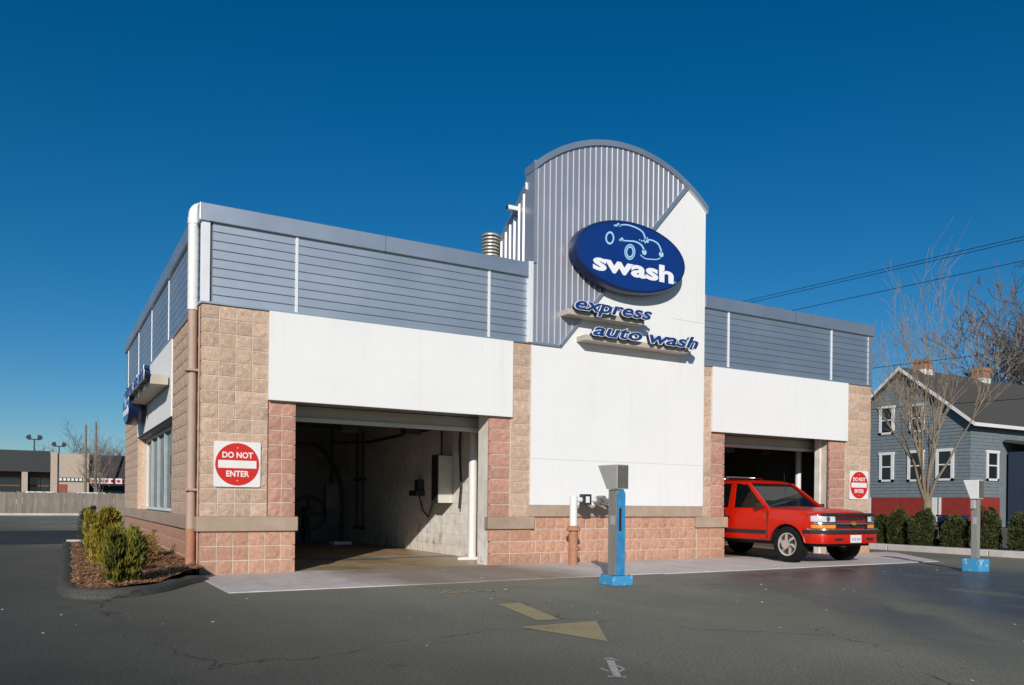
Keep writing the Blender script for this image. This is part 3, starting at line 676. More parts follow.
# ------------------------------------------------------------------ gas riser beside the tower
gr = thing('gas_riser', 'pink and white gas riser pipe with valves below the tower panel', 'pipe', (6.06, -.42, .012), world=True)
X0, Y0 = 6.06, -.42
MB().lathe([(.082, .012), (.082, .60)], (X0, Y0, 0), 2, 16).build('lower_pipe', M_pipe_red, gr, smooth=40)
MB().lathe([(.11, .60), (.125, .61), (.125, .65), (.10, .66), (.10, .69)], (X0, Y0, 0), 2, 16).build('flange', M_pipe_red, gr, smooth=40)
MB().lathe([(.05, .25), (.085, .27), (.085, .31), (.05, .33)], (X0 + .05, Y0, 0), 2, 12).build('clamp', M_pipe_red, gr, smooth=40)
MB().tube([(X0, Y0, .69), (X0, Y0, 1.20)], .068, 14).build('upper_pipe', M_pvc, gr, smooth=40)
MB().tube([(X0 - .02, Y0, 1.14), (X0 + .46, Y0, 1.14)], .045, 12).build('cross_pipe', M_pvc, gr, smooth=40)
va = MB().box(X0 + .16, X0 + .33, Y0 - .075, Y0 + .06, 1.05, 1.24).build('valve', M_dark, gr, bevel=.01); MB().box(X0 + .205, X0 + .285, Y0 - .079, Y0 - .07, 1.09, 1.20).build('valve_face', M_pvc, va)
u_ = MB().lathe([(.04, .0), (.075, .01), (.075, .06), (.055, .07), (.055, .12), (.085, .13), (.085, .2), (.05, .21), (.05, .30)], (X0 + .46, Y0, 1.12), 0, 12).build('union', pm('galvanised', (.32, .31, .29), .5, metal=.5, var=.2), gr, smooth=40)
MB().tube([(X0 + .7, Y0, 1.12), (X0 + .85, Y0, 1.12), (X0 + .89, Y0 + .1, 1.12), (X0 + .89, .0, 1.12)], .04, 10).build('wall_pipe', M_pvc, gr, smooth=40)
MB().lathe([(.05, -.1), (.05, .09)], (X0 + .58, Y0, 1.17), 1, 10).build('regulator', MATS['galvanised'], gr, smooth=40)

# ------------------------------------------------------------------ pay pedestals
M_steel = pm('pedestal_steel', (.36, .35, .32), .5, metal=.35, var=.12, scale=9, stretch=(1, 1, .2)); M_headf = pm('pedestal_front', (.15, .14, .12), .5, metal=.2)
M_headl = pm('pedestal_side', (.50, .49, .46), .5, metal=.2); M_bluep = pm('worn_blue_paint', (.035, .25, .50), .6, var=.25, scale=8, fine=30)
M_pbase = N('painted_base'); n_ = M_pbase; nz_ = n_.noise(9, 5, .7)
n_.set(Base_Color=n_.mix(n_.ramp(nz_, .56, .66), (.05, .30, .56), (.62, .66, .68)), Roughness=.8); n_.bump(nz_, .4, .01); M_pbase = n_.m
def pedestal(label, loc, bw, bh, head_w, ph, blue, rz=0):
    t = thing('pay_pedestal', label, 'pedestal', loc, rz, 'pay pedestals')
    MB().box(-bw / 2, bw / 2, -bw / 2, bw / 2, 0, bh).build('base_block', M_pbase, t, bevel=.018)
    k = 1 if blue else .62
    MB().box(-.06 * k, .06 * k, -.085 * k, .10 * k, bh, ph).build('post', M_steel, t, bevel=.008)
    if blue:
        pts = [(-.062, bh + .005), (.062, bh + .005), (.062, ph - .07)] + [(.062 * math.cos(R(a)), ph - .07 + .062 * math.sin(R(a))) for a in range(15, 180, 15)] + [(-.062, ph - .07)]
        MB().prism(pts, 1, -.115, -.087).build('front_cover', M_bluep, t, bevel=.008)
        MB().box(-.045, -.005, -.119, -.112, .72, 1.02).build('slot', M_black, t)
    else:
        MB().box(-.085, -.038, -.02, .05, 1.06, 1.21).build('card_box', M_headl, t, bevel=.008)
    h0 = ph + .005; h1 = h0 + .32
    for bx0 in (-1, 1):
        for by0 in (-1, 1): MB().lathe([(.014, bh), (.014, bh + .012)], (bx0 * bw * .38, by0 * bw * .38, 0), 2, 6).build('anchor_bolt', M_dark, t)
    MB().box(-.06 * k - .003, -.06 * k + .001, -.05 * k, .05 * k, .80, .92).build('label_plate', M_headl, t)
    hd = MB().prism([(-.13 * k, h0), (-.13 * k, h1), (.30 * k, h1), (.10 * k, h0)], 0, -head_w / 2, head_w / 2).build('head', M_headl if blue else M_pvc, t, bevel=.008)
    MB().box(-head_w / 2 + .008, head_w / 2 - .008, -.13 * k - .004, -.13 * k + .003, h0 + .01, h1 - .01).build('front_plate', M_headf, hd)
    MB().prism([(.12 * k, h0 + .03), (.285 * k, h1 - .03), (.285 * k + .008, h1 - .03), (.12 * k + .008, h0 + .03)], 0, -head_w / 2 + .03, head_w / 2 - .03).build('screen', M_black, hd)
    for zz in (h0 + .03, h1 - .03): MB().lathe([(.007, -.13 * k - .008), (.007, -.13 * k - .004)], (0, 0, zz), 1, 8).build('screw', M_steel, hd)
    return t
pedestal('steel and blue pay pedestal on worn blue block before the tower', (4.70, -3.42, .0), .33, .13, .19, 1.27, True)
pedestal('plain steel pay pedestal on blue block by the hedge', (11.70, -4.15, .0), .30, .22, .15, 1.22, False)

# ------------------------------------------------------------------ painted markings on the asphalt
n_ = N('worn_yellow_paint'); f1 = n_.noise(60, 4, .8); f2 = n_.noise(2.5, 5)
tr = n_.new('ShaderNodeBsdfTransparent'); mx = n_.new('ShaderNodeMixShader')
n_.set(Base_Color=(.47, .37, .19), Roughness=.85)
n_.ln(n_.math('MULTIPLY', n_.ramp(n_.math('ADD', f1, n_.math('MULTIPLY', f2, .5)), .44, .70), .85), mx.inputs[0]); n_.ln(tr.outputs[0], mx.inputs[1]); n_.ln(n_.b.outputs[0], mx.inputs[2]); n_.ln(mx.outputs[0], n_.out.inputs[0]); M_yellow = n_.m
n_ = N('worn_white_paint'); f1 = n_.noise(50, 4, .8); tr = n_.new('ShaderNodeBsdfTransparent'); mx = n_.new('ShaderNodeMixShader')
n_.set(Base_Color=(.55, .50, .46), Roughness=.85); n_.ln(n_.ramp(f1, .34, .52), mx.inputs[0]); n_.ln(tr.outputs[0], mx.inputs[1]); n_.ln(n_.b.outputs[0], mx.inputs[2]); n_.ln(mx.outputs[0], n_.out.inputs[0]); M_wpaint = n_.m
Zp = .005
ar_ = thing('painted_arrow', 'worn yellow arrow painted on the asphalt before the left bay', 'road marking', (2.2, -5.6, Zp), world=True)
MB().add([(2.27, -4.58, Zp), (2.02, -5.77, Zp), (2.25, -5.79, Zp), (2.53, -4.58, Zp)], [(0, 1, 2, 3)]).build('stem', M_yellow, ar_)
MB().add([(1.68, -6.04, Zp), (1.92, -6.97, Zp), (2.49, -6.03, Zp)], [(0, 1, 2)]).build('arrowhead', M_yellow, ar_)
wd_ = thing('painted_word', 'faded unreadable yellow word on the asphalt near the apron', 'road marking', (2.55, -3.3, Zp), world=True)
rr = random.Random(3)
for i, (a, b, wv) in enumerate((((2.16, -3.38), (2.36, -3.16), .05), ((2.22, -3.42), (2.42, -3.40), .05), ((2.34, -3.36), (2.52, -3.22), .05), ((2.44, -3.40), (2.60, -3.24), .05), ((2.52, -3.44), (2.72, -3.32), .05), ((2.66, -3.36), (2.78, -3.22), .05), ((2.72, -3.46), (2.92, -3.42), .05), ((2.80, -3.36), (2.86, -3.5), .045))):
    a = Vector(a); b = Vector(b); d = (b - a).normalized(); q = Vector((-d.y, d.x)) * wv / 2
    MB().add([(*(a + q), Zp), (*(b + q), Zp), (*(b - q), Zp), (*(a - q), Zp)], [(0, 1, 2, 3)]).build('stroke', M_yellow, wd_)
ut = thing('utility_mark', 'white spray painted survey arrow at the bottom of the picture', 'road marking', (1.37, -7.75, Zp), world=True)
def strokes(root, mat, segs):
    for a, b, wv in segs:
        a = Vector(a); b = Vector(b); d = (b - a).normalized(); q = Vector((-d.y, d.x)) * wv / 2
        MB().add([(*(a + q), Zp), (*(b + q), Zp), (*(b - q * .8), Zp), (*(a - q), Zp)], [(0, 1, 2, 3)]).build('stroke', mat, root)
strokes(ut, M_wpaint, [((1.52, -7.52), (1.20, -8.03), .055), ((1.47, -7.53), (1.53, -7.62), .03), ((1.15, -8.0), (1.24, -8.07), .035), ((1.26, -7.78), (1.25, -7.88), .02), ((1.41, -7.76), (1.38, -7.87), .022), ((1.38, -7.87), (1.29, -7.93), .022)])

# ------------------------------------------------------------------ red vehicle leaving the right bay
M_car = pm('red_car_paint', (.54, .012, .002), .36, var=.03, scale=1, coat=.3, spec=.25); M_chrome = pm('chrome', (.62, .62, .63), .18, metal=1., var=.04)
M_amber = pm('amber_lens', (.85, .26, .02), .25, var=.1, fine=90); M_lens = pm('clear_lens', (.62, .62, .66), .18, var=.08, fine=80)
M_alloy = pm('alloy', (.72, .71, .69), .3, metal=.7, var=.1); M_tyre = pm('tyre', (.011, .011, .012), .9, var=.3, bump=.3, spec=.2)
M_carglass = mat_glass('car_glass', (.006, .010, .011), .55, .02); M_inner = pm('car_interior', (.05, .05, .05), .8); M_dash = pm('pale_dash', (.42, .41, .39), .9)  # pale dash colour stands in for the windscreen's reflection of the sunlit apron
car = thing('parked_suv', 'red four door sport utility vehicle nosing out of the right bay', 'car', (11.05, -2.32, .0), 0)
def fy(x):                      # plan curve of the nose
    a = abs(x); return .07 + .09 * (a / .86) ** 2 + (.17 * ((a - .66) / .20) ** 2 if a > .66 else 0)
def nose_bar(name, z0, z1, x0, x1, out, mat, thick=.06, zslope=0., bevel=.006, n=22, par=car):
    vs = []; fs = []
    for i in range(n + 1):
        x = x0 + (x1 - x0) * i / n; y = fy(x) - out
        vs += [(x, y, z0), (x, y + zslope, z1), (x, y + thick, z1), (x, y + thick, z0)]
    for i in range(n):
        a = i * 4; fs += [(a + k, a + (k + 1) % 4, a + 4 + (k + 1) % 4, a + 4 + k) for k in range(4)]
    fs += [(0, 1, 2, 3), (n * 4 + 3, n * 4 + 2, n * 4 + 1, n * 4)]
    return MB().add(vs, fs).build(name, mat, par, bevel=bevel, smooth=35)
WF, WR, AR = .86, 3.58, .43
def lerp(t, tab):
    for (a, va), (b, vb) in zip(tab[:-1], tab[1:]):
        if t <= b: return va + (vb - va) * max(0, (t - a)) / (b - a)
    return tab[-1][1]
st = sorted(set([round(.10 + i * .05, 3) for i in range(92) if i] + [WF - AR, WF + AR, WR - AR, WR + AR]))
vs = []; NP = 9
for s in st:
    wv = lerp(s, [(.1, .80), (.25, .845), (.6, .862), (3.9, .862), (4.4, .84), (4.65, .80)])
    zs = lerp(s, [(.1, .955), (.3, 1.0), (.8, 1.045), (1.35, 1.075), (4.65, 1.085)])
    zc = lerp(s, [(.1, 1.005), (.3, 1.06), (.8, 1.10), (1.35, 1.115), (1.5, 1.09), (4.65, 1.085)])
    zb = .43
    half = [(0, max(zb, .45)), (wv - .05, zb), (wv - .005, zb + .05), (wv + .012, max(.66, zb + .08)), (wv + .004, max(.86, zb + .10)), (wv - .018, zs - .05), (wv - .06, zs), (wv - .24, zs + (zc - zs) * .55), (0, zc)]
    fade = max(0, 1 - (s - .1) / .5)
    for sg in (1, -1):
        for (x, z) in half: vs.append((x * sg, s + fy(x) * fade, z))
fs = []
for i in range(len(st) - 1):
    for sg in (0, 1):
        for k in range(NP - 1):
            a = i * 2 * NP + sg * NP + k; fs.append((a, a + 1, a + 2 * NP + 1, a + 2 * NP))
for e in (0, len(st) - 1): fs += [tuple(e * 2 * NP + k for k in range(NP)), tuple(e * 2 * NP + NP + k for k in range(NP))]
bm_ = MB().add(vs, fs).mesh('body', M_car, weld=True); bm_.materials.append(M_black)
body = put('body', bm_, car)
cut = MB()
for wc in (WF, WR): cut.lathe([(AR, -1.3), (AR, 1.3)], (0, wc, .36), 0, 48)
cme = cut.mesh('cut', M_black); cob = bpy.data.objects.new('cut', cme); COL.objects.link(cob); cob.location = car.location
md_ = body.modifiers.new('arches', 'BOOLEAN'); md_.object = cob; md_.operation = 'DIFFERENCE'; md_.solver = 'EXACT'; md_.material_mode = 'TRANSFER'
bpy.context.view_layer.update()
nm_ = bpy.data.meshes.new_from_object(body.evaluated_get(bpy.context.evaluated_depsgraph_get()))
body.modifiers.clear(); body.data = nm_; nm_.name = 'body'; sm_angle(nm_, 34); bpy.data.objects.remove(cob)
for wc in (WF, WR):
    for sg in (-1, 1):
        MB().tube([(sg * .868, wc + (AR + .006) * math.cos(R(t)), .36 + (AR + .006) * math.sin(R(t))) for t in range(10, 171, 8)], .016, 6).build('arch_lip', M_car, body, smooth=40)
MB().box(-.70, .70, .25, 4.5, .33, .80).build('underbody', M_black, car)
for s_ in (WF, WR): MB().box(-.60, .60, s_ - .42, s_ + .42, .34, .785).build('wheel_well', M_black, car)
# panel gaps on the visible sides
for sg in (-1, 1):
    for s_ in (1.33, 2.45, 3.3):
        MB().box(sg * .868 - .008, sg * .868 + .008, s_ - .006, s_ + .006, .50, 1.03).build('door_gap', M_black, body)
    MB().box(sg * .876 - .012, sg * .876 + .012, 1.36, 3.1, .585, .655).build('side_moulding', M_black, body, bevel=.008)
    for s_ in (2.30, 3.15): MB().box(sg * .872 - .012, sg * .872 + .012, s_, s_ + .13, .875, .92).build('door_handle', M_black, body, bevel=.006)
    MB().prism([(1.47, 1.07), (1.47, 1.17), (1.57, 1.16), (1.57, 1.07)], 0, sg * .84, sg * .95).build('side_mirror', M_black, car, bevel=.02)
# nose
nose_bar('front_panel', .42, .965, -.82, .82, -.06, M_car, .09)
nose_bar('front_bumper', .41, .625, -.872, .872, .055, M_car, .16, .0, .02)
nose_bar('bumper_strip', .625, .70, -.885, .885, .085, M_black, .18, .02, .012)
nose_bar('bumper_trim', .684, .708, -.884, .884, .088, M_chrome, .1, .0, .004)
nose_bar('chrome_bar', .79, .825, -.80, .80, .0, M_chrome, .06, 0, .006)
for sg in (-1, 1):
    a, b = sorted((sg * .44, sg * .835))
    nose_bar('headlight', .838, .945, a, b, -.012, M_lens, .05, .015, .008); nose_bar('indicator_lamp', .718, .785, a, b, -.006, M_amber, .05, .0, .008)
    MB().box(min(sg * .30, sg * .52), max(sg * .30, sg * .52), fy(.4) - .062, fy(.4) - .04, .50, .545).build('air_slot', M_black, car)
nose_bar('grille_slot', .862, .925, -.40, .40, -.05, M_black, .03, 0, .004); nose_bar('grille_slot', .722, .778, -.40, .40, -.05, M_black, .03, 0, .004)
for sg in (-1, 1):
    a, b = sorted((sg * .425, sg * .442)); nose_bar('lamp_bezel', .715, .95, a, b, .004, M_black, .06, 0, .002, 2)
    MB().lathe([(.045, -.02), (.045, .004)], (sg * .62, fy(.62) + .02, .89), 1, 16).build('lamp_reflector', M_chrome, car)
for i in range(9):
    x = -.36 + i * .09; MB().box(x - .006, x + .006, fy(x) + .035, fy(x) + .06, .862, .925).build('grille_bar', M_dark, car)
nose_bar('grille_frame', .836, .860, -.43, .43, -.03, M_car, .05, 0, .004); nose_bar('grille_frame', .927, .950, -.43, .43, -.03, M_car, .05, 0, .004)
MB().prism([(-.075, .806), (-.045, .785), (-.02, .785), (-.02, .775), (.02, .775), (.02, .785), (.055, .785), (.075, .806), (.045, .828), (.02, .828), (.02, .838), (-.02, .838), (-.02, .828), (-.055, .828)], 1, fy(0) - .02, fy(0) + .01).build('emblem', pm('gold_emblem', (.65, .42, .08), .35, metal=.6), car)
nose_bar('bug_deflector', .955, 1.0, -.74, .74, .02, M_black, .03, .06, .006)
pl = MB().box(-.15, .15, fy(0) - .068, fy(0) - .058, .445, .60).build('number_plate', M_splate, car, bevel=.003)
for i in range(6): MB().box(-.115 + i * .04 + (.01 if i > 2 else 0), -.092 + i * .04 + (.01 if i > 2 else 0), fy(0) - .0705, fy(0) - .0685, .495, .55).build('plate_mark', pm('plate_blue', (.30, .36, .52), .6), pl)
# greenhouse: roof, pillars, panes
rf = []; fs = []; rs = [2.0, 2.08, 2.3, 2.8, 3.4, 4.0, 4.35, 4.48]
for s_ in rs:
    e = .6 if s_ > 2.05 else .58; zt = lerp(s_, [(2.0, 1.575), (2.08, 1.595), (2.3, 1.612), (3.4, 1.625), (4.3, 1.60), (4.48, 1.575)])
    for x, dz in ((-e - .055, -.06), (-e - .03, -.015), (-e + .05, .008), (-.3, .022), (0, .026), (.3, .022), (e - .05, .008), (e + .03, -.015), (e + .055, -.06), (e, -.05), (-e, -.05)): rf.append((x, s_ + (.05 * (abs(x) / .6) ** 2 if s_ < 2.1 else 0), zt + dz))
for i in range(len(rs) - 1): fs += [(i * 11 + k, i * 11 + (k + 1) % 11, (i + 1) * 11 + (k + 1) % 11, (i + 1) * 11 + k) for k in range(11)]
fs += [tuple(range(11)), tuple(range((len(rs) - 1) * 11, len(rs) * 11))]
roof_o = MB().add(rf, fs).build('roof', M_car, car, smooth=40)
def pane(name, q):
    q = [Vector(p) for p in q]; nn = (q[1] - q[0]).cross(q[2] - q[0]).normalized() * .003
    return MB().add([p + nn for p in q] + [p - nn for p in q], [(0, 1, 2, 3), (7, 6, 5, 4), (0, 4, 5, 1), (1, 5, 6, 2), (2, 6, 7, 3), (3, 7, 4, 0)]).build(name, M_carglass, car)
def bar(name, a, b, wa, wb, mat=M_car, par=car):
    """flat pillar between belt point a and roof point b with lengthwise widths"""
    a = Vector(a); b = Vector(b); sg = 1 if a.x > 0 else -1; t = .05
    return MB().add([(a.x, a.y, a.z), (a.x, a.y + wa, a.z), (a.x - sg * t, a.y + wa, a.z), (a.x - sg * t, a.y, a.z), (b.x, b.y, b.z), (b.x, b.y + wb, b.z), (b.x - sg * t, b.y + wb, b.z), (b.x - sg * t, b.y, b.z)],
                    [(0, 1, 2, 3), (7, 6, 5, 4), (0, 4, 5, 1), (1, 5, 6, 2), (2, 6, 7, 3), (3, 7, 4, 0)]).build(name, mat, par, bevel=.008)
pane('windscreen', [(-.73, 1.44, 1.09), (.73, 1.44, 1.09), (.59, 2.06, 1.565), (-.59, 2.06, 1.565)])
for sg in (-1, 1):
    bx_, tx_ = sg * .815, sg * .645
    bar('pillar', (bx_, 1.33, 1.07), (tx_, 2.02, 1.575), .12, .09); bar('pillar', (bx_, 2.26, 1.07), (tx_, 2.36, 1.56), .17, .13)
    bar('pillar', (bx_, 3.20, 1.07), (tx_, 3.30, 1.56), .15, .12); bar('pillar', (bx_, 4.35, 1.07), (tx_, 4.3, 1.56), .25, .15)
    xx, xt = sg * .795, sg * .632
    pane('door_glass', [(xx, 1.44, 1.08), (xx, 2.28, 1.08), (xt, 2.38, 1.55), (xt, 2.10, 1.55)])
    pane('door_glass', [(xx, 2.42, 1.08), (xx, 3.22, 1.08), (xt, 3.32, 1.55), (xt, 2.48, 1.55)])
    pane('quarter_glass', [(xx, 3.34, 1.08), (xx, 4.36, 1.08), (xt, 4.32, 1.55), (xt, 3.42, 1.55)])
pane('rear_glass', [(-.76, 4.58, 1.09), (.76, 4.58, 1.09), (.58, 4.42, 1.55), (-.58, 4.42, 1.55)])
MB().box(-.72, .72, 1.5, 1.85, .9, 1.105).build('dashboard', M_dash, car, bevel=.03)
for sg in (-.36, .36):
    MB().box(sg - .24, sg + .24, 2.25, 2.75, .7, .92).box(sg - .22, sg + .22, 2.65, 2.78, .9, 1.32).box(sg - .12, sg + .12, 2.68, 2.76, 1.34, 1.5).build('seat', M_inner, car, bevel=.03)
MB().lathe([(.17, -.012), (.19, -.012), (.19, .012), (.17, .012), (.17, -.012)], (.36, 1.98, 1.06), 1, 20).build('steering_wheel', M_black, car)
MB().tube([(-.66, .52, 1.035), (-.62, 1.36, 1.10)], .006, 4).build('bonnet_gap', M_black, body); MB().tube([(.66, .52, 1.035), (.62, 1.36, 1.10)], .006, 4).build('bonnet_gap', M_black, body)
MB().box(-.74, .74, 1.385, 1.43, 1.075, 1.098).build('cowl', M_black, body)
MB().tube([(-.62, 1.1, 1.08), (-.62, 1.15, 1.75)], .004, 4).build('aerial', M_black, car)
MB().tube([(-.55, 1.40, 1.10), (.0, 1.36, 1.11)], .008, 5).tube([(.1, 1.36, 1.11), (.6, 1.42, 1.10)], .008, 5).build('wiper', M_black, car)
for sg in (-1, 1):
    rk = MB().tube([(sg * .52, 2.75, 1.64), (sg * .52, 2.8, 1.705), (sg * .52, 4.05, 1.705), (sg * .52, 4.1, 1.64)], .016, 8).build('roof_rail', M_chrome, car, smooth=40)
for yy in (2.95, 3.8): MB().box(-.52, .52, yy, yy + .05, 1.70, 1.72).build('roof_rack_bar', M_chrome, car)
def zlow(z):      # the body sits a little low on its springs
    return z - (.0 if z < .36 else .05 * min(1, (z - .36) / .12)) + (.015 * min(1, max(0, (z - 1.1) / .4)))
_done = set()
for o in [q for q in bpy.data.objects if q.parent == car or (q.parent and q.parent.parent == car)]:
    if o.data.name in _done: continue
    _done.add(o.data.name)
    for v in o.data.vertices: v.co.z = zlow(v.co.z)
def wheel(x, y, sg):
    t = MB().lathe([(.215, -.105), (.29, -.118), (.335, -.10), (.352, -.06), (.352, .06), (.335, .10), (.29, .118), (.215, .105), (.195, .06), (.195, -.06), (.215, -.105)], (x, y, .352), 0, 40).build('wheel', M_tyre, car, smooth=40)
    o = sg * .10
    MB().lathe([(.192, -.10), (.218, -.108), (.218, -.06), (.192, -.03), (.192, -.10)] if sg < 0 else [(.192, .10), (.218, .108), (.218, .06), (.192, .03), (.192, .10)], (x, y, .352), 0, 40).build('rim', M_alloy, t, smooth=40)
    MB().lathe([(.19, -.02), (.19, .02)], (x + sg * .04, y, .352), 0, 32).build('brake_disc', M_dark, t)
    MB().lathe([(.001, .0), (.05, .0), (.075, -.02), (.085, -.06), (.085, -.08)] if sg < 0 else [(.001, .0), (.05, .0), (.075, -.0), (.085, -.06), (.085, -.08)], (x + sg * .085, y, .352), 0, 20).build('hub_cap', M_alloy, t, smooth=40)
    for i in range(6):
        a = 2 * math.pi * i / 6; vs = []
        for r, da, hw, ox in ((.06, 0, .32, .085), (.12, .12, .20, .092), (.165, .26, .15, .088), (.207, .36, .17, .078)):
            for q in (-1, 1):
                for dxx in (0, -.03):
                    aa = a + da + q * hw; vs.append((x + sg * (ox + dxx), y + r * math.cos(aa), .352 + r * math.sin(aa)))
        fs = []
        for k in range(3):
            b0 = k * 4; fs += [(b0, b0 + 2, b0 + 6, b0 + 4), (b0 + 1, b0 + 5, b0 + 7, b0 + 3), (b0, b0 + 4, b0 + 5, b0 + 1), (b0 + 2, b0 + 3, b0 + 7, b0 + 6)]
        MB().add(vs, fs).build('spoke', M_alloy, t, smooth=30)
for y in (WF, WR):
    for sg in (-1, 1): wheel(sg * .74, y, sg)

# ------------------------------------------------------------------ planting bed by the left wall
def smoothpath(pts, k=6):
    P = []
    for i in range(len(pts) - 1):
        p0 = Vector(pts[max(i - 1, 0)]); p1 = Vector(pts[i]); p2 = Vector(pts[i + 1]); p3 = Vector(pts[min(i + 2, len(pts) - 1)])
        for j in range(k):
            t = j / k; P.append(.5 * ((2 * p1) + (p2 - p0) * t + (2 * p0 - 5 * p1 + 4 * p2 - p3) * t * t + (3 * p1 - p0 - 3 * p2 + p3) * t ** 3))
    P.append(Vector(pts[-1])); return P
edge = smoothpath([(-1.42, 8.7, 0), (-1.48, 6.0, 0), (-1.55, 3.0, 0), (-1.62, 0.0, 0), (-1.64, -1.5, 0), (-1.52, -2.15, 0), (-1.15, -2.25, 0), (-.75, -1.85, 0), (-.35, -1.1, 0), (-.02, -.55, 0)])
mb = MB(); prof = [(-.17, -.01), (-.12, .05), (-.05, .095), (.04, .10), (.09, .07), (.12, -.01)]
vs = []
for i, p in enumerate(edge):
    d = (edge[min(i + 1, len(edge) - 1)] - edge[max(i - 1, 0)]).normalized(); nn = Vector((d.y, -d.x, 0)) * -1
    f = min(1, (len(edge) - 1 - i) / 6 + .15)
    for o, z in prof:
        q = p + nn * -o; vs.append((q.x, q.y, z * f + (.022 * noise.noise(q * 3) + .01 * noise.noise(q * 11) if z > 0 else 0)))
m_ = len(prof); fs = [(i * m_ + k, i * m_ + k + 1, (i + 1) * m_ + k + 1, (i + 1) * m_ + k) for i in range(len(edge) - 1) for k in range(m_ - 1)]
fs += [tuple(range(m_)), tuple(range((len(edge) - 1) * m_, len(edge) * m_))]
struct(mb.add(vs, fs).build('asphalt_kerb', M_berm, smooth=50))
struct(MB().box(-1.45, -.05, 8.7, 8.95, -.02, .13).build('concrete_kerb', M_apron, bevel=.02))
# mulch: graded sheet
M_mulch = pm('mulch', (.30, .15, .07), .95, var=.4, scale=14, fine=70, bump=.9, bdist=.02)
def mulch_z(x, y): return .085 + .05 * (x + 1.6) + .03 * noise.noise(Vector((x * 2, y * 2, 0))) + .012 * noise.noise(Vector((x * 14, y * 14, 3)))
def xl(y):      # inner edge of the kerb at y
    b = -1.6
    best = None
    for p in edge:
        if best is None or abs(p.y - y) < abs(best.y - y) :
            if p.x < -1.3 or y > -1.0: best = p
    return (best.x if best else b) + .04
vs = []; fs = []; nxm, nym = 26, 120
poly = [(p.x, p.y) for p in edge]
def edge_right(y):
    # right boundary: wall for y>-.5, the sloping berm below
    if y > -.55: return -.004
    pr = [p for p in edge if p.x > -1.5 and p.y < -.4]
    for a, b in zip(pr[:-1], pr[1:]):
        if (a.y - y) * (b.y - y) <= 0 and b.y > a.y: return a.x + (b.x - a.x) * (y - a.y) / (b.y - a.y + 1e-6) - .03
    return -1.15
def edge_left(y):
    pr = [p for p in edge if p.x < -1.1]
    for a, b in zip(pr[:-1], pr[1:]):
        if (a.y - y) * (b.y - y) <= 0: return a.x + (b.x - a.x) * (y - a.y) / (b.y - a.y + 1e-6) + .03
    return -1.45
for j in range(nym + 1):
    y = -2.2 + (8.72 + 2.2) * j / nym; a, b = edge_left(y), edge_right(y)
    if b < a + .02: b = a + .02
    for i in range(nxm + 1):
        x = a + (b - a) * i / nxm; vs.append((x, y, mulch_z(x, y)))
for j in range(nym):
    for i in range(nxm): k = j * (nxm + 1) + i; fs.append((k, k + 1, k + nxm + 2, k + nxm + 1))
struct(MB().add(vs, fs).build('planting_bed', M_mulch, smooth=True))
rr = random.Random(11); vs = []; fs = []
for i in range(5200):
    y = -2.15 + (rr.random() ** 1.7) * 8.5; a, b = edge_left(y) + .02, edge_right(y) - .02
    if b < a: continue
    x = rr.uniform(a, b); z = mulch_z(x, y) + .006; t = rr.uniform(0, 6.28); l = rr.uniform(.015, .045); w_ = rr.uniform(.004, .011); tz = rr.uniform(-.4, .5)
    d = Vector((math.cos(t), math.sin(t), tz)) * l; q = Vector((-math.sin(t), math.cos(t), rr.uniform(-.5, .5))) * w_; o = len(vs); c = Vector((x, y, z + abs(tz) * l))
    vs += [c - d - q, c + d - q, c + d + q, c - d + q]; fs.append((o, o + 1, o + 2, o + 3))
stuff(tag(MB().add(vs, fs).build('mulch_chips', pm('mulch_chip', (.36, .19, .09), .9, var=.5, scale=20)), 'loose brown bark chips over the bed by the left wall', 'mulch'))

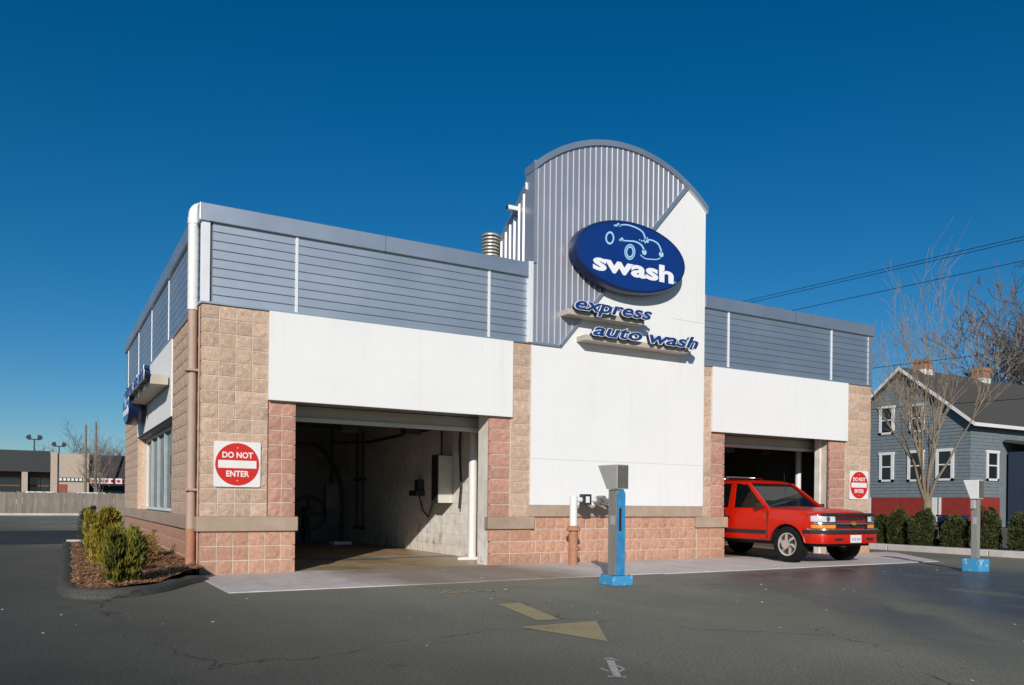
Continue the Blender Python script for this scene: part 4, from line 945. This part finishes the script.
# ------------------------------------------------------------------ shrubs
def shrub(name, label, cat, loc, rx, ry, h, n, mat, group, boxy=False, leaf=.05, seed=1, up=.8, holes=.0, trunk=.05, base=0., stems=9):
    rr = random.Random(seed); t = thing(name, label, cat, loc, 0, group); vs = []; fs = []
    lobes = [(rr.uniform(0, 6.28), rr.uniform(.15, 1), rr.uniform(.75, 1.15)) for _ in range(stems)]
    sv = Vector((seed * 3.1, seed * 1.7, 0))
    for i in range(n):
        if boxy:
            z = h * rr.random(); a = rr.uniform(0, 6.28); ca, sa = math.cos(a), math.sin(a)
            k = 1 / max(abs(ca) ** 4.5 + abs(sa) ** 4.5, 1e-3) ** (1 / 4.5)
            rad = (1 - rr.random() ** 2.2 * .6) * k
            tz = z / h; rad *= (1 - .45 * max(0, tz - .82) / .18) * (.88 + .12 * math.sin(tz * 3))
            p = Vector((rx * rad * ca, ry * rad * sa, z + base))
            p *= 1 + .2 * noise.noise(p * 5 + sv)
            if noise.noise(p * 7 + sv * 2) < -.28 + holes and rr.random() < .7: continue
        else:
            la, lr, lh = lobes[rr.randrange(len(lobes))]
            hh = h * lh; u = rr.random() ** .8; z = hh * u
            cx, cy = rx * .55 * lr * math.cos(la), ry * .55 * lr * math.sin(la)
            w0 = math.sin(math.pi * min(1, (u * .85 + .12))) ** .7 * .55
            a = rr.uniform(0, 6.28); q = math.sqrt(rr.random())
            p = Vector((cx * (.5 + u * .7) + rx * w0 * q * math.cos(a), cy * (.5 + u * .7) + ry * w0 * q * math.sin(a), z + base))
            if noise.noise(p * 9 + sv) < -.12 + holes: continue
        out = Vector((p.x, p.y, 0)); out = out.normalized() if out.length > .001 else Vector((1, 0, 0))
        d = (out * rr.uniform(.1, .9) + Vector((rr.uniform(-.5, .5), rr.uniform(-.5, .5), up * rr.uniform(.5, 1.3)))).normalized()
        q = d.cross(Vector((rr.uniform(-1, 1), rr.uniform(-1, 1), rr.uniform(-1, 1)))).normalized()
        l = leaf * rr.uniform(.5, 1.3); w_ = l * (rr.uniform(.16, .3) if boxy else rr.uniform(.09, .17)); o = len(vs)
        nn = d.cross(q) * w_ * .5
        vs += [p - q * w_ * .5, p + d * l * .5 + q * w_ + nn, p + d * l, p + d * l * .5 - q * w_ + nn]; fs.append((o, o + 1, o + 2, o + 3))
    MB().add(vs, fs).build('foliage', mat, t)
    tr = MB()
    for i in range(3 if not boxy else 1):
        a = i * 2.1; tr.tube([(0.02 * math.cos(a), .02 * math.sin(a), -.05), (rx * .2 * math.cos(a), ry * .2 * math.sin(a), h * .4), (rx * .3 * math.cos(a), ry * .3 * math.sin(a), h * .75)], [trunk * .5, trunk * .35, trunk * .12], 6)
    tr.build('stem', pm('shrub_bark', (.10, .065, .04), .9), t)
    return t
M_gold = mat_foliage('gold_foliage', (.15, .12, .015), (.48, .36, .04)); M_mid = mat_foliage('olive_foliage', (.075, .08, .014), (.26, .23, .035)); M_dkg = mat_foliage('dark_foliage', (.02, .032, .012), (.07, .085, .025))
M_hedge = mat_foliage('hedge_foliage', (.026, .036, .012), (.12, .14, .04)); M_ochre = mat_foliage('ochre_foliage', (.16, .10, .02), (.42, .28, .06))
g1 = on(120, 585, 2, .08); g2 = on(107, 566, 2, .08); g3 = on(89, 550, 2, .08)
shrub('golden_shrub', 'olive green bushy conifer at the front of the bed', 'shrub', (g1.x + .02, g1.y + .05, .08), .27, .30, .56, 11000, M_mid, 'conifers in the bed', leaf=.085, seed=5, stems=15, up=1.3, holes=.04)
shrub('golden_shrub', 'yellow green feathery conifer in the middle of the bed', 'shrub', (g2.x, g2.y + .1, .08), .34, .38, .78, 8000, M_gold, 'conifers in the bed', leaf=.09, seed=9, stems=11, up=1.3, holes=.04)
shrub('golden_shrub', 'small dark conifer at the far end of the bed', 'shrub', (g3.x + .02, g3.y - .2, .1), .26, .28, .74, 5000, M_dkg, 'conifers in the bed', leaf=.06, seed=12, stems=6)
for i, (u, v, r, h, lb) in enumerate(((138, 566, .30, .42, 'low yellow shrub against the pink wall behind the olive conifer'), (128, 573, .24, .3, 'lowest yellow shrub, between the olive conifer and pink wall'), (146, 560, .26, .42, 'upright yellow twigs by the pink wall, deepest in the bed'))):
    q = on(u, v, 2, .1); shrub('low_shrub', lb, 'shrub', (min(q.x, -.32), q.y, .1), r, r * 1.3, h, 1900, M_ochre, 'low shrubs at the wall', leaf=.055, seed=30 + i, holes=.12, stems=8)

# hedge beyond the lot, kerb and verge
struct(MB().add([(16.6, -40, .1), (30, -40, .1), (30, 46, .1), (16.6, 46, .1)], [(0, 1, 2, 3)]).build('verge', pm('verge_soil', (.15, .11, .065), .95, var=.3, scale=1.2, bump=.5, bdist=.02)))
kb = struct(MB().box(16.34, 16.56, -40, 46, -.02, .09).build('kerb', M_mortar))
me = MB().box(-.16, .16, -1.24, 1.24, -.02, .14).mesh('kerb_stone', M_apron, bevel=.02)
for i in range(18): put('kerb_stone', me, kb, (16.46, -13 + i * 2.5, 0))
hp = [(3.3, .36, 'dark green hedge bush farthest behind the car wash corner'), (2.45, .36, 'dark green hedge bush just behind the pier edge'), (1.66, .34, 'narrow hedge bush beside the front of the red vehicle'), (1.10, .30, 'slim hedge bush left of the bare tree'), (.42, .40, 'square hedge bush right before the bare tree trunk'), (-.42, .42, 'broad hedge bush right of the blue bin'), (-1.18, .40, 'hedge bush behind the plain steel pedestal'), (-1.98, .38, 'hedge bush at the right edge of the picture'), (-2.8, .38, 'hedge bush just outside the right edge')]
for i, (y, r, lb) in enumerate(hp):
    shrub('hedge_bush', lb, 'hedge', (17.25 + .04 * math.sin(i * 3), y, .1), .25, r * .64, .82 + .09 * math.sin(i * 2.3), 7000, M_hedge, 'clipped hedge bushes', boxy=True, leaf=.055, seed=50 + i, up=.5)
bn = thing('wheeled_bin', 'dark blue wheeled bin in the gap of the hedge', 'bin', (17.75, -.05, .1))
MB().add([(-.22, -.2, .08), (.22, -.2, .08), (.22, .2, .08), (-.22, .2, .08), (-.27, -.25, .74), (.27, -.25, .74), (.27, .25, .74), (-.27, .25, .74)], [(3, 2, 1, 0), (4, 5, 6, 7), (0, 1, 5, 4), (1, 2, 6, 5), (2, 3, 7, 6), (3, 0, 4, 7)]).build('body', pm('bin_blue', (.012, .025, .07), .5), bn, bevel=.02)
MB().box(-.30, .28, -.27, .27, .745, .79).build('lid', MATS['bin_blue'], bn, bevel=.015)
for y in (-.24, .24):
    wv = MB().lathe([(.07, -.02), (.10, -.02), (.10, .02), (.07, .02), (.07, -.02)], (-.27, y, .10), 1, 18).build('wheel', pm('grey_tyre', (.22, .21, .19), .8), bn); MB().lathe([(.068, -.012), (.068, .012)], (-.27, y, .1), 1, 12).build('hub', M_black, wv)

# ------------------------------------------------------------------ bare trees
M_bark = pm('pale_bark', (.24, .185, .13), .9, var=.25, scale=9, fine=50, bump=.5); M_bark2 = pm('brown_bark', (.12, .095, .082), .9, var=.25, scale=6); M_bark3 = pm('grey_bark', (.22, .18, .15), .9, var=.2)
def bare_tree(label, loc, h, spread, mat, seed, trunk_r, fork=.22, n1=9, upright=.8, levels=4, leaves=0, group=None, lean=(0, 0), rmin=.0035):
    rr = random.Random(seed); t = thing('bare_tree', label, 'tree', loc, 0, group); tk = MB(); cr = MB()
    def branch(mb, p, d, r, L, lv):
        n = 5 if lv < 2 else 4 if lv < 3 else 3; path = [p]; rad = [r]; dd = d.copy()
        for i in range(n):
            dd = (dd + Vector((rr.gauss(0, .13), rr.gauss(0, .13), rr.gauss(0, .08) + .05 * upright)) * (1 + lv * .25)).normalized()
            path.append(path[-1] + dd * L / n); rad.append(max(rmin, r * (1 - (i + 1) / n * .82)))
        mb.tube(path, rad, 7 if lv == 0 else 5 if lv == 1 else 3, cap=False)
        if lv >= levels: return
        for i in range([n1, 6, 4, 3, 3][lv]):
            f = rr.uniform(.25, 1.0); k = min(int(f * n), n - 1); q = path[k].lerp(path[k + 1], f * n - k)
            base = (path[k + 1] - path[k]).normalized(); a = base.orthogonal().normalized(); a.rotate(Matrix.Rotation(rr.uniform(0, 6.28), 3, base))
            nd = (base * rr.uniform(.65, 1.1) + a * spread * rr.uniform(.5, 1.) + Vector((0, 0, upright * .35))).normalized()
            branch(cr, q, nd, max(rad[k] * rr.uniform(.42, .66), rmin * 1.3), L * rr.uniform(.42, .7), lv + 1)
    p0 = Vector((0, 0, -.05)); p1 = Vector((lean[0] * .3, lean[1] * .3, h * fork * .5)); p2 = Vector((lean[0], lean[1], h * fork))
    tk.tube([p0, p0 + Vector((0, 0, .15)), p1, p2], [trunk_r * 1.35, trunk_r * 1.05, trunk_r * .92, trunk_r * .85], 10)
    for i in range(n1):
        a = 6.28 * i / n1 + rr.uniform(-.4, .4); k = spread * rr.uniform(.3, 1.0) if i else .05
        d = Vector((math.cos(a) * k, math.sin(a) * k, 1)).normalized()
        branch(tk, p2 - Vector((0, 0, rr.uniform(0, h * fork * .3))), d, trunk_r * rr.uniform(.35, .6), h * (1 - fork) * rr.uniform(.7, 1.0) * (1 if k < .4 else .85), 1)
    tk.build('trunk', mat, t, smooth=True); cr.build('crown', mat, t)
    if leaves:
        vs = []; fs = []
        for i in range(leaves):
            p = Vector(cr.v[rr.randrange(len(cr.v))]); d = Vector((rr.gauss(0, 1), rr.gauss(0, 1), rr.gauss(0, 1))).normalized() * .05; q = d.orthogonal() * .6; o = len(vs)
            vs += [p, p + d + q, p + 2 * d, p + d - q]; fs.append((o, o + 1, o + 2, o + 3))
        MB().add(vs, fs).build('dry_leaves', pm('dry_leaf', (.25, .13, .05), .8), t)['kind'] = 'stuff'
    return t
bare_tree('bare pale young tree rising behind the hedge before the blue house', (20.1, 2.15, .1), 5.3, .42, M_bark, 21, .13, .24, 7, .8, 4, 40, rmin=.0045)
bare_tree('large dark bare tree behind the house at right edge', (61.4, 20.5, 0), 15.0, .72, M_bark2, 8, .42, .3, 12, .6, 5, 0, rmin=.019)
for i, (x, y, h, lb, sp, m) in enumerate(((1.9, 60, 6.6, 'pale bare tree before the tan shop wall', .6, M_bark3), (.6, 92, 9.5, 'bare tree behind the shop roof, left of the pale trunks', .7, M_bark2), (5.5, 84, 8.4, 'bare tree beyond the shop roof nearest the car wash', .7, M_bark2), (3.6, 98, 9.0, 'bare tree behind the shop between two others', .7, M_bark2), (-3.0, 100, 8.0, 'faint bare tree behind the double lamp posts', .7, M_bark2))):
    bare_tree(lb, (x, y, 0), h * .72, sp, m, 70 + i, .15, .22, 8, .6, 4 if i else 3, 0, 'bare trees beyond the fence', rmin=.009)
for x, top, lb in ((1.23, 7.4, 'shorter of two pale poles behind the fence'), (2.02, 7.7, 'taller of two pale poles behind the fence')):
    q = thing('timber_pole', lb, 'pole', (x, 68, 0), group='pale poles'); MB().tube([(0, 0, 0), (0, 0, top)], [.13, .09], 8).build('shaft', M_bark, q, smooth=40); MB().box(-.05, .05, -.05, .05, top, top + .12).build('cap', M_bark3, q)

# ------------------------------------------------------------------ fence on the left
fc = thing('picket_fence', 'weathered grey board fence across the far side of the lot', 'fence', (-10, 45, 0))
M_fence = pm('weathered_board', (.25, .21, .17), .9, var=.2, scale=6, fine=40, rnd=.16, stretch=(1, 1, .15))
fm = [MB().box(-.0735, .0735, -.012, .012, .1, 1.36 + .02 * k).mesh('fence_board', M_fence, bevel=.004, seg=1) for k in range(4)]
rr = random.Random(4)
for i in range(150): put('fence_board', fm[rr.randrange(4)], fc, (i * .15 + rr.uniform(-.006, .006), rr.uniform(-.006, .006), rr.uniform(-.02, .02)))
for z in (.35, 1.1): MB().box(-.1, 22.5, .014, .06, z, z + .09).build('rail', M_fence, fc)
for i in range(10): MB().box(i * 2.4 - .05, i * 2.4 + .05, .06, .16, -.03, 1.3).build('post', M_fence, fc)
struct(MB().box(-60, 16, 44.2, 44.5, -.02, .13).build('far_kerb', M_apron, bevel=.02))
struct(MB().add([(-60, 44.5, .1), (16, 44.5, .1), (16, 66, .1), (-60, 66, .1)], [(0, 1, 2, 3)]).build('far_verge', MATS['verge_soil']))

# ------------------------------------------------------------------ shops behind the fence
sh = thing('shop_building', 'low shopping strip with dark fascia and tan wall behind fence', 'building', (0, 74, 0), world=True)
M_fas = pm('dark_fascia', (.035, .04, .04), .7); M_shtan = pm('tan_stucco', (.48, .39, .31), .9, var=.06); M_bronze = pm('bronze_front', (.13, .055, .035), .6); M_shroof = pm('dark_shingle', (.05, .042, .038), .9)
MB().box(-22, 8.5, 73.2, 86, 0, 4.9).build('wall', M_bronze, sh)
MB().box(-22, -1.42, 71.9, 73.1, 3.36, 5.25).build('fascia', M_fas, sh)
MB().box(-1.40, -.86, 71.8, 73.15, 0, 5.15).build('pier', M_shtan, sh); MB().box(-.85, 1.68, 72.0, 73.15, 0, 5.1).build('tan_wall', M_shtan, sh)
MB().prism([(72.0, 2.95), (73.0, 5.1), (80, 5.1), (80, 2.95)], 0, 1.72, 8.5).build('mansard_roof', M_shroof, sh)
for x in (-3.62, -8.4, -13.2): MB().box(x, x + .46, 71.95, 73.1, 0, 3.35).build('column', M_shtan, sh)
for i in range(6):
    x = -7.6 + i * .75 + (.0 if i < 5 else .5)
for (a, b) in ((-7.8, -5.9), (-5.8, -3.75), (-3.0, -2.2), (-2.15, -1.5)):
    f = MB().box(a, b, 73.1, 73.18, 0, 2.9).build('shop_window', M_glass, sh); MB().box(a, b, 73.05, 73.1, 2.05, 2.2).build('transom', M_bronze, f)
MB().box(-.8, 1.6, 71.9, 71.99, 2.55, 2.92).build('sign_band', pm('dim_band', (.10, .10, .10), .6), sh)
for i in range(7): MB().box(-.7 + i * .32, -.5 + i * .32, 71.86, 71.9, 2.62, 2.85).build('sign_mark', M_splate, sh)
MB().box(1.75, 8.4, 71.7, 71.8, 2.42, 2.92).build('sign_band', M_splate, sh)
for i in range(12): MB().box(1.95 + i * .5, 2.25 + i * .5, 71.66, 71.7, 2.55, 2.78).build('sign_mark', M_sred, sh)
for i in range(4): MB().box(1.9 + i * 1.6, 3.3 + i * 1.6, 73.05, 73.19, .3, 2.3).build('shop_window', M_glass, sh)
MB().box(-.78, -.1, 71.93, 71.99, .2, 2.3).build('red_door', pm('dull_red', (.30, .08, .05), .7), sh)
def lamp_post(label, x, y, h, group):
    t = thing('lamp_post', label, 'lamp post', (x, y, 0), 0, group)
    MB().tube([(0, 0, 0), (0, 0, h)], [.09, .06], 8).build('pole', M_dark, t); MB().box(-.6, .6, -.05, .05, h - .05, h + .05).build('arm', M_dark, t)
    for s in (-1, 1): MB().prism([(s * .25, h + .05), (s * .75, h + .1), (s * .6, h + .4), (s * .3, h + .45)], 1, -.15, .15).build('lamp_head', M_dark, t)
lamp_post('dark double headed lamp post above the shop roof, left one', -2.75, 80, 6.75, 'double lamp posts'); lamp_post('dark double headed lamp post above the shop roof, right one', -.55, 86, 6.5, 'double lamp posts')
def far_car(label, x, y, col, L=4.6):
    t = thing('parked_car', label, 'car', (x, y, .1), 0, 'cars behind the fence'); m = pm('car_' + col[0], col[1], .3, coat=.5, var=.03)
    MB().prism([(-L / 2, .3), (-L / 2, .75), (-L / 2 + .3, .85), (L / 2 - .3, .85), (L / 2, .7), (L / 2, .3)], 1, -.85, .85).build('body', m, t, bevel=.05)
    c = MB().prism([(-1.5, .85), (-1.0, 1.38), (.7, 1.38), (1.4, .85)], 1, -.72, .72).build('cabin', m, t, bevel=.06)
    MB().prism([(-1.25, .9), (-.9, 1.3), (.6, 1.3), (1.1, .9)], 1, -.73, .73).build('side_glass', M_glass, c)
    for a in (-1.4, 1.4):
        for s in (-.8, .8): MB().lathe([(.3, -.1), (.3, .1)], (a, s, .3), 1, 16).build('wheel', M_tyre, t)
far_car('white car whose roof shows over the fence, left one', -1.9, 52, ('white', (.8, .8, .8))); far_car('white car whose roof shows over the fence, right one', 1.2, 54, ('white', (.8, .8, .8)))

# ------------------------------------------------------------------ blue house on the right
HX, HY0, HY1, HYM = 41.5, 13.57, 21.6, 17.6
hz0, hze, hzr = 1.65, 5.85, 9.05
hs_ = thing('blue_house', 'blue shingled two storey house with red basement and two chimneys', 'house', (46, 17.6, 0), world=True)
M_shing = pm('blue_shingle', (.165, .20, .22), .85, var=.16, scale=4, fine=30); M_redb = pm('red_board', (.28, .028, .018), .75, var=.15); M_hroof = pm('grey_roof_shingle', (.075, .07, .062), .9, var=.25, scale=8); M_brick = pm('chimney_brick', (.38, .17, .10), .9, var=.25, scale=9, fine=30); M_hw = pm('house_white', (.74, .73, .72), .7, var=.04)
core = MB().prism([(HY0, 0), (HY1, 0), (HY1, hze), (HYM, hzr - .1), (HY0, hze)], 0, HX, 56).build('wall', M_shing, hs_)
lap = MB(); z = hz0
while z < hzr - .25:
    z1 = z + .19
    if z < hze: ya, yb = HY0 - .01, HY1
    else: ya = HY0 + (z1 - hze) / (hzr - hze) * (HYM - HY0) + .05; yb = HY1 - (z1 - hze) / (hzr - hze) * (HY1 - HYM) - .05
    if yb > ya: lap.prism([(HX - .035, z), (HX - .008, z1), (HX + .02, z1), (HX + .02, z)], 1, ya, yb)
    if z < hze - .1:
        lap.add([(HX - .03, HY0 - .035, z), (44.3, HY0 - .035, z), (44.3, HY0 - .008, z1), (HX - .03, HY0 - .008, z1), (HX - .03, HY0 + .02, z), (44.3, HY0 + .02, z)], [(0, 1, 2, 3), (0, 1, 5, 4)])
    z += .19
stuff(lap.build('shingle_courses', M_shing, core))
MB().box(HX - .06, 44.3, HY0 - .06, HY1, .0, hz0 - .02).build('basement', M_redb, hs_)
for y in range(0, 60): 
    pass
bd = MB()
for i in range(52): bd.box(HX - .075, HX - .058, HY0 + i * .155, HY0 + i * .155 + .145, .02, hz0 - .03)
stuff(bd.build('basement_boards', M_redb, hs_))
MB().box(HX - .08, HX - .06, HY0 - .06, HY1, hz0 - .03, hz0 + .06).build('sill_board', M_shing, hs_)
M_hglass = mat_glass('house_glass', (.02, .025, .03), .5)
def hwin(face, a, b, z0, z1):
    t_ = .10
    if face == 'L':
        fr = MB().box(HX - .09, HX + .05, a, a + t_ * 1.7, z0, z1).box(HX - .09, HX + .05, b - t_ * 1.7, b, z0, z1).box(HX - .09, HX + .05, a, b, z0, z0 + t_ * 1.2).box(HX - .10, HX + .05, a - .04, b + .04, z1 - t_ * 1.6, z1).build('window', M_hw, hs_)
        MB().box(HX - .05, HX - .042, a + .17, b - .17, z0 + .12, z1 - .16).build('pane', M_hglass, fr); MB().box(HX - .075, HX - .03, a + .17, b - .17, (z0 + z1) / 2 - .035, (z0 + z1) / 2 + .035).build('meeting_rail', M_hw, fr)
        MB().box(HX - .034, HX - .03, a + .17, b - .17, z0 + .3, z1 - .16).build('curtain', pm('curtain', (.45, .43, .40), .9, var=.3, scale=9), fr)
    else:
        fr = MB().box(a, a + .15, HY0 - .09, HY0 + .05, z0, z1).box(b - .15, b, HY0 - .09, HY0 + .05, z0, z1).box(a, b, HY0 - .09, HY0 + .05, z0, z0 + .12).box(a - .04, b + .04, HY0 - .10, HY0 + .05, z1 - .16, z1).build('window', M_hw, hs_)
        MB().box(a + .15, b - .15, HY0 - .05, HY0 - .035, z0 + .12, z1 - .16).build('pane', M_glass, fr); MB().box(a + .15, b - .15, HY0 - .075, HY0 - .03, (z0 + z1) / 2 - .035, (z0 + z1) / 2 + .035).build('meeting_rail', M_hw, fr)
for a, b, z0, z1 in ((18.07, 19.07, 5.36, 7.05), (16.18, 17.12, 5.36, 7.0), (18.08, 19.03, 2.56, 4.3), (16.2, 17.2, 2.54, 4.34), (14.43, 15.48, 2.56, 4.34)): hwin('L', a, b, z0, z1)
hwin('F', 43.0, 44.16, 2.57, 4.25)
MB().box(HX - .10, HX - .06, 15.35, 15.75, .1, hz0 - .03).build('basement_door', M_hw, hs_); MB().box(HX - .12, HX - .06, 15.12, 15.25, 0, hz0 - .03).build('corner_board', M_hw, hs_)
MB().box(HX - .10, HX - .06, 19.55, 20.3, .3, hz0 - .03).build('basement_door', M_hw, hs_)
# roof planes, rakes, eaves, chimneys
sl_ = (hzr - hze) / (HYM - HY0)
rfm = MB()
for (ya, sgn) in ((HY0, -1), (HY1, 1)):
    ye = ya + sgn * .45; ze = hze - .45 * sl_
    rfm.prism([(ye, ze + .02), (HYM, hzr + .02), (HYM, hzr + .17), (ye, ze + .17)], 0, HX - .35, 56.3)
rfo = rfm.build('roof', M_hroof, hs_)
for (ya, sgn) in ((HY0, -1), (HY1, 1)):
    ye = ya + sgn * .45; ze = hze - .45 * sl_
    MB().prism([(ye, ze - .03), (HYM, hzr - .03), (HYM, hzr + .18), (ye, ze + .18)], 0, HX - .40, HX - .352).build('rake_board', M_hw, rfo)
    MB().box(HX - .40, 56.3, min(ye, ye + sgn * .05), max(ye, ye + sgn * .05), ze - .04, ze + .15).build('eave_fascia', M_hw, rfo)
MB().box(HX - .3, 56, HY0 - .4, HY0, hze - .42, hze - .38).build('soffit', M_fas, rfo)
for cx_, hh in ((43.4, .78), (49.4, .85)):
    c_ = MB().box(cx_ - .36, cx_ + .36, HYM - .35, HYM + .35, hzr - .6, hzr + hh).build('chimney', M_brick, rfo); MB().box(cx_ - .42, cx_ + .42, HYM - .41, HYM + .41, hzr + hh - .22, hzr + hh - .06).build('chimney_cap', M_brick, c_)
    MB().box(cx_ - .4, cx_ + .4, HYM - .39, HYM + .39, hzr - .55, hzr + .18).build('chimney_flashing', M_hw, c_)
# neighbour porch at the right edge
pc = thing('porch_house', 'dark blue house with white porch trim at right edge', 'house', (49, 11, 0), world=True)
MB().box(44.9, 54, 12.1, 13.4, 0, 4.2).build('wall', pm('navy_wall', (.02, .035, .065), .8), pc)
MB().prism([(10.2, 4.15), (13.4, 4.75), (13.4, 4.9), (10.1, 4.3)], 0, 44.5, 54).build('porch_roof', M_hroof, pc); MB().box(44.45, 54, 10.0, 10.1, 4.1, 4.34).build('porch_fascia', M_hw, pc)
for x in (44.9, 47.4): MB().box(x, x + .22, 10.25, 10.45, 1.1, 4.12).build('column', M_hw, pc)
MB().box(44.8, 54, 10.2, 12.1, 0, 1.1).build('porch_deck', pm('deck_dark', (.05, .03, .025), .8), pc)

# ------------------------------------------------------------------ power lines along the side street
def upole(label, x, y):
    t = thing('utility_pole', label, 'pole', (x, y, .0), 0, 'utility poles')
    MB().tube([(0, 0, -.1), (0, 0, 9.6)], [.16, .11], 10).build('shaft', M_bark2, t, smooth=40); MB().box(-.9, .9, -.06, .06, 8.2, 8.32).build('crossarm', M_bark2, t)
    for dx in (-.7, 0, .7): MB().lathe([(.03, 8.32), (.05, 8.36), (.05, 8.44), (.02, 8.5)], (dx, 0, 0), 2, 8).build('insulator', M_pvc, t)
for lb, x, y in (('timber utility pole beyond the right picture edge, nearer one', 18.5, -16), ('timber utility pole hidden behind the car wash, nearer one', 18.5, 34), ('timber utility pole beyond the right picture edge, farther one', 30, -16), ('timber utility pole hidden behind the car wash, farther one', 30, 60)): upole(lb, x, y)
def wire(label, xz, ya, yb, za, zb, sag, r):
    P = []
    for i in range(33):
        t = i / 32; P.append((xz, ya + (yb - ya) * t, za + (zb - za) * t - sag * 4 * t * (1 - t)))
    o = tag(MB().tube(P, r, 5).build('power_line', M_black), label, 'cable', 'power lines'); return o
wire('uppermost overhead wire crossing to the right wing', 18.5, -16, 34, 7.15, 9.1, .12, .009); wire('second overhead wire, just under the uppermost one', 18.45, -16, 34, 7.08, 8.95, .12, .009)
wire('third overhead wire, well below the upper pair', 18.5, -16, 34, 6.7, 8.2, .12, .009); wire('middle overhead cable passing behind the bare tree', 30, -16, 60, 6.6, 9.4, .4, .016); wire('lowest overhead cable crossing before the house gable', 30, -16, 60, 4.7, 7.4, .3, .014)

# ------------------------------------------------------------------ litter and grit on the asphalt
rr = random.Random(99); vs = []; fs = []
for i in range(260):
    x = rr.uniform(-6, 14); y = rr.uniform(-10.5, -2.6) if rr.random() < .8 else rr.uniform(-2.4, .0)
    if y > -2.4: x = rr.uniform(0, 14)
    t = rr.uniform(0, 6.28); l = rr.uniform(.006, .022) * (1.6 if rr.random() < .12 else 1); o = len(vs); z = .006 if y < -2.4 else .016
    d = Vector((math.cos(t), math.sin(t), 0)) * l; q = Vector((-math.sin(t), math.cos(t), 0)) * l * rr.uniform(.4, .8); c = Vector((x, y, z))
    vs += [c - d, c - q, c + d, c + q, c + Vector((0, 0, l * .5))]; fs += [(o, o + 1, o + 4), (o + 1, o + 2, o + 4), (o + 2, o + 3, o + 4), (o + 3, o, o + 4)]
stuff(tag(MB().add(vs, fs).build('grit', pm('pale_grit', (.36, .33, .27), .9, var=.4, scale=3)), 'pale grit and dry leaf bits scattered on the asphalt', 'grit'))
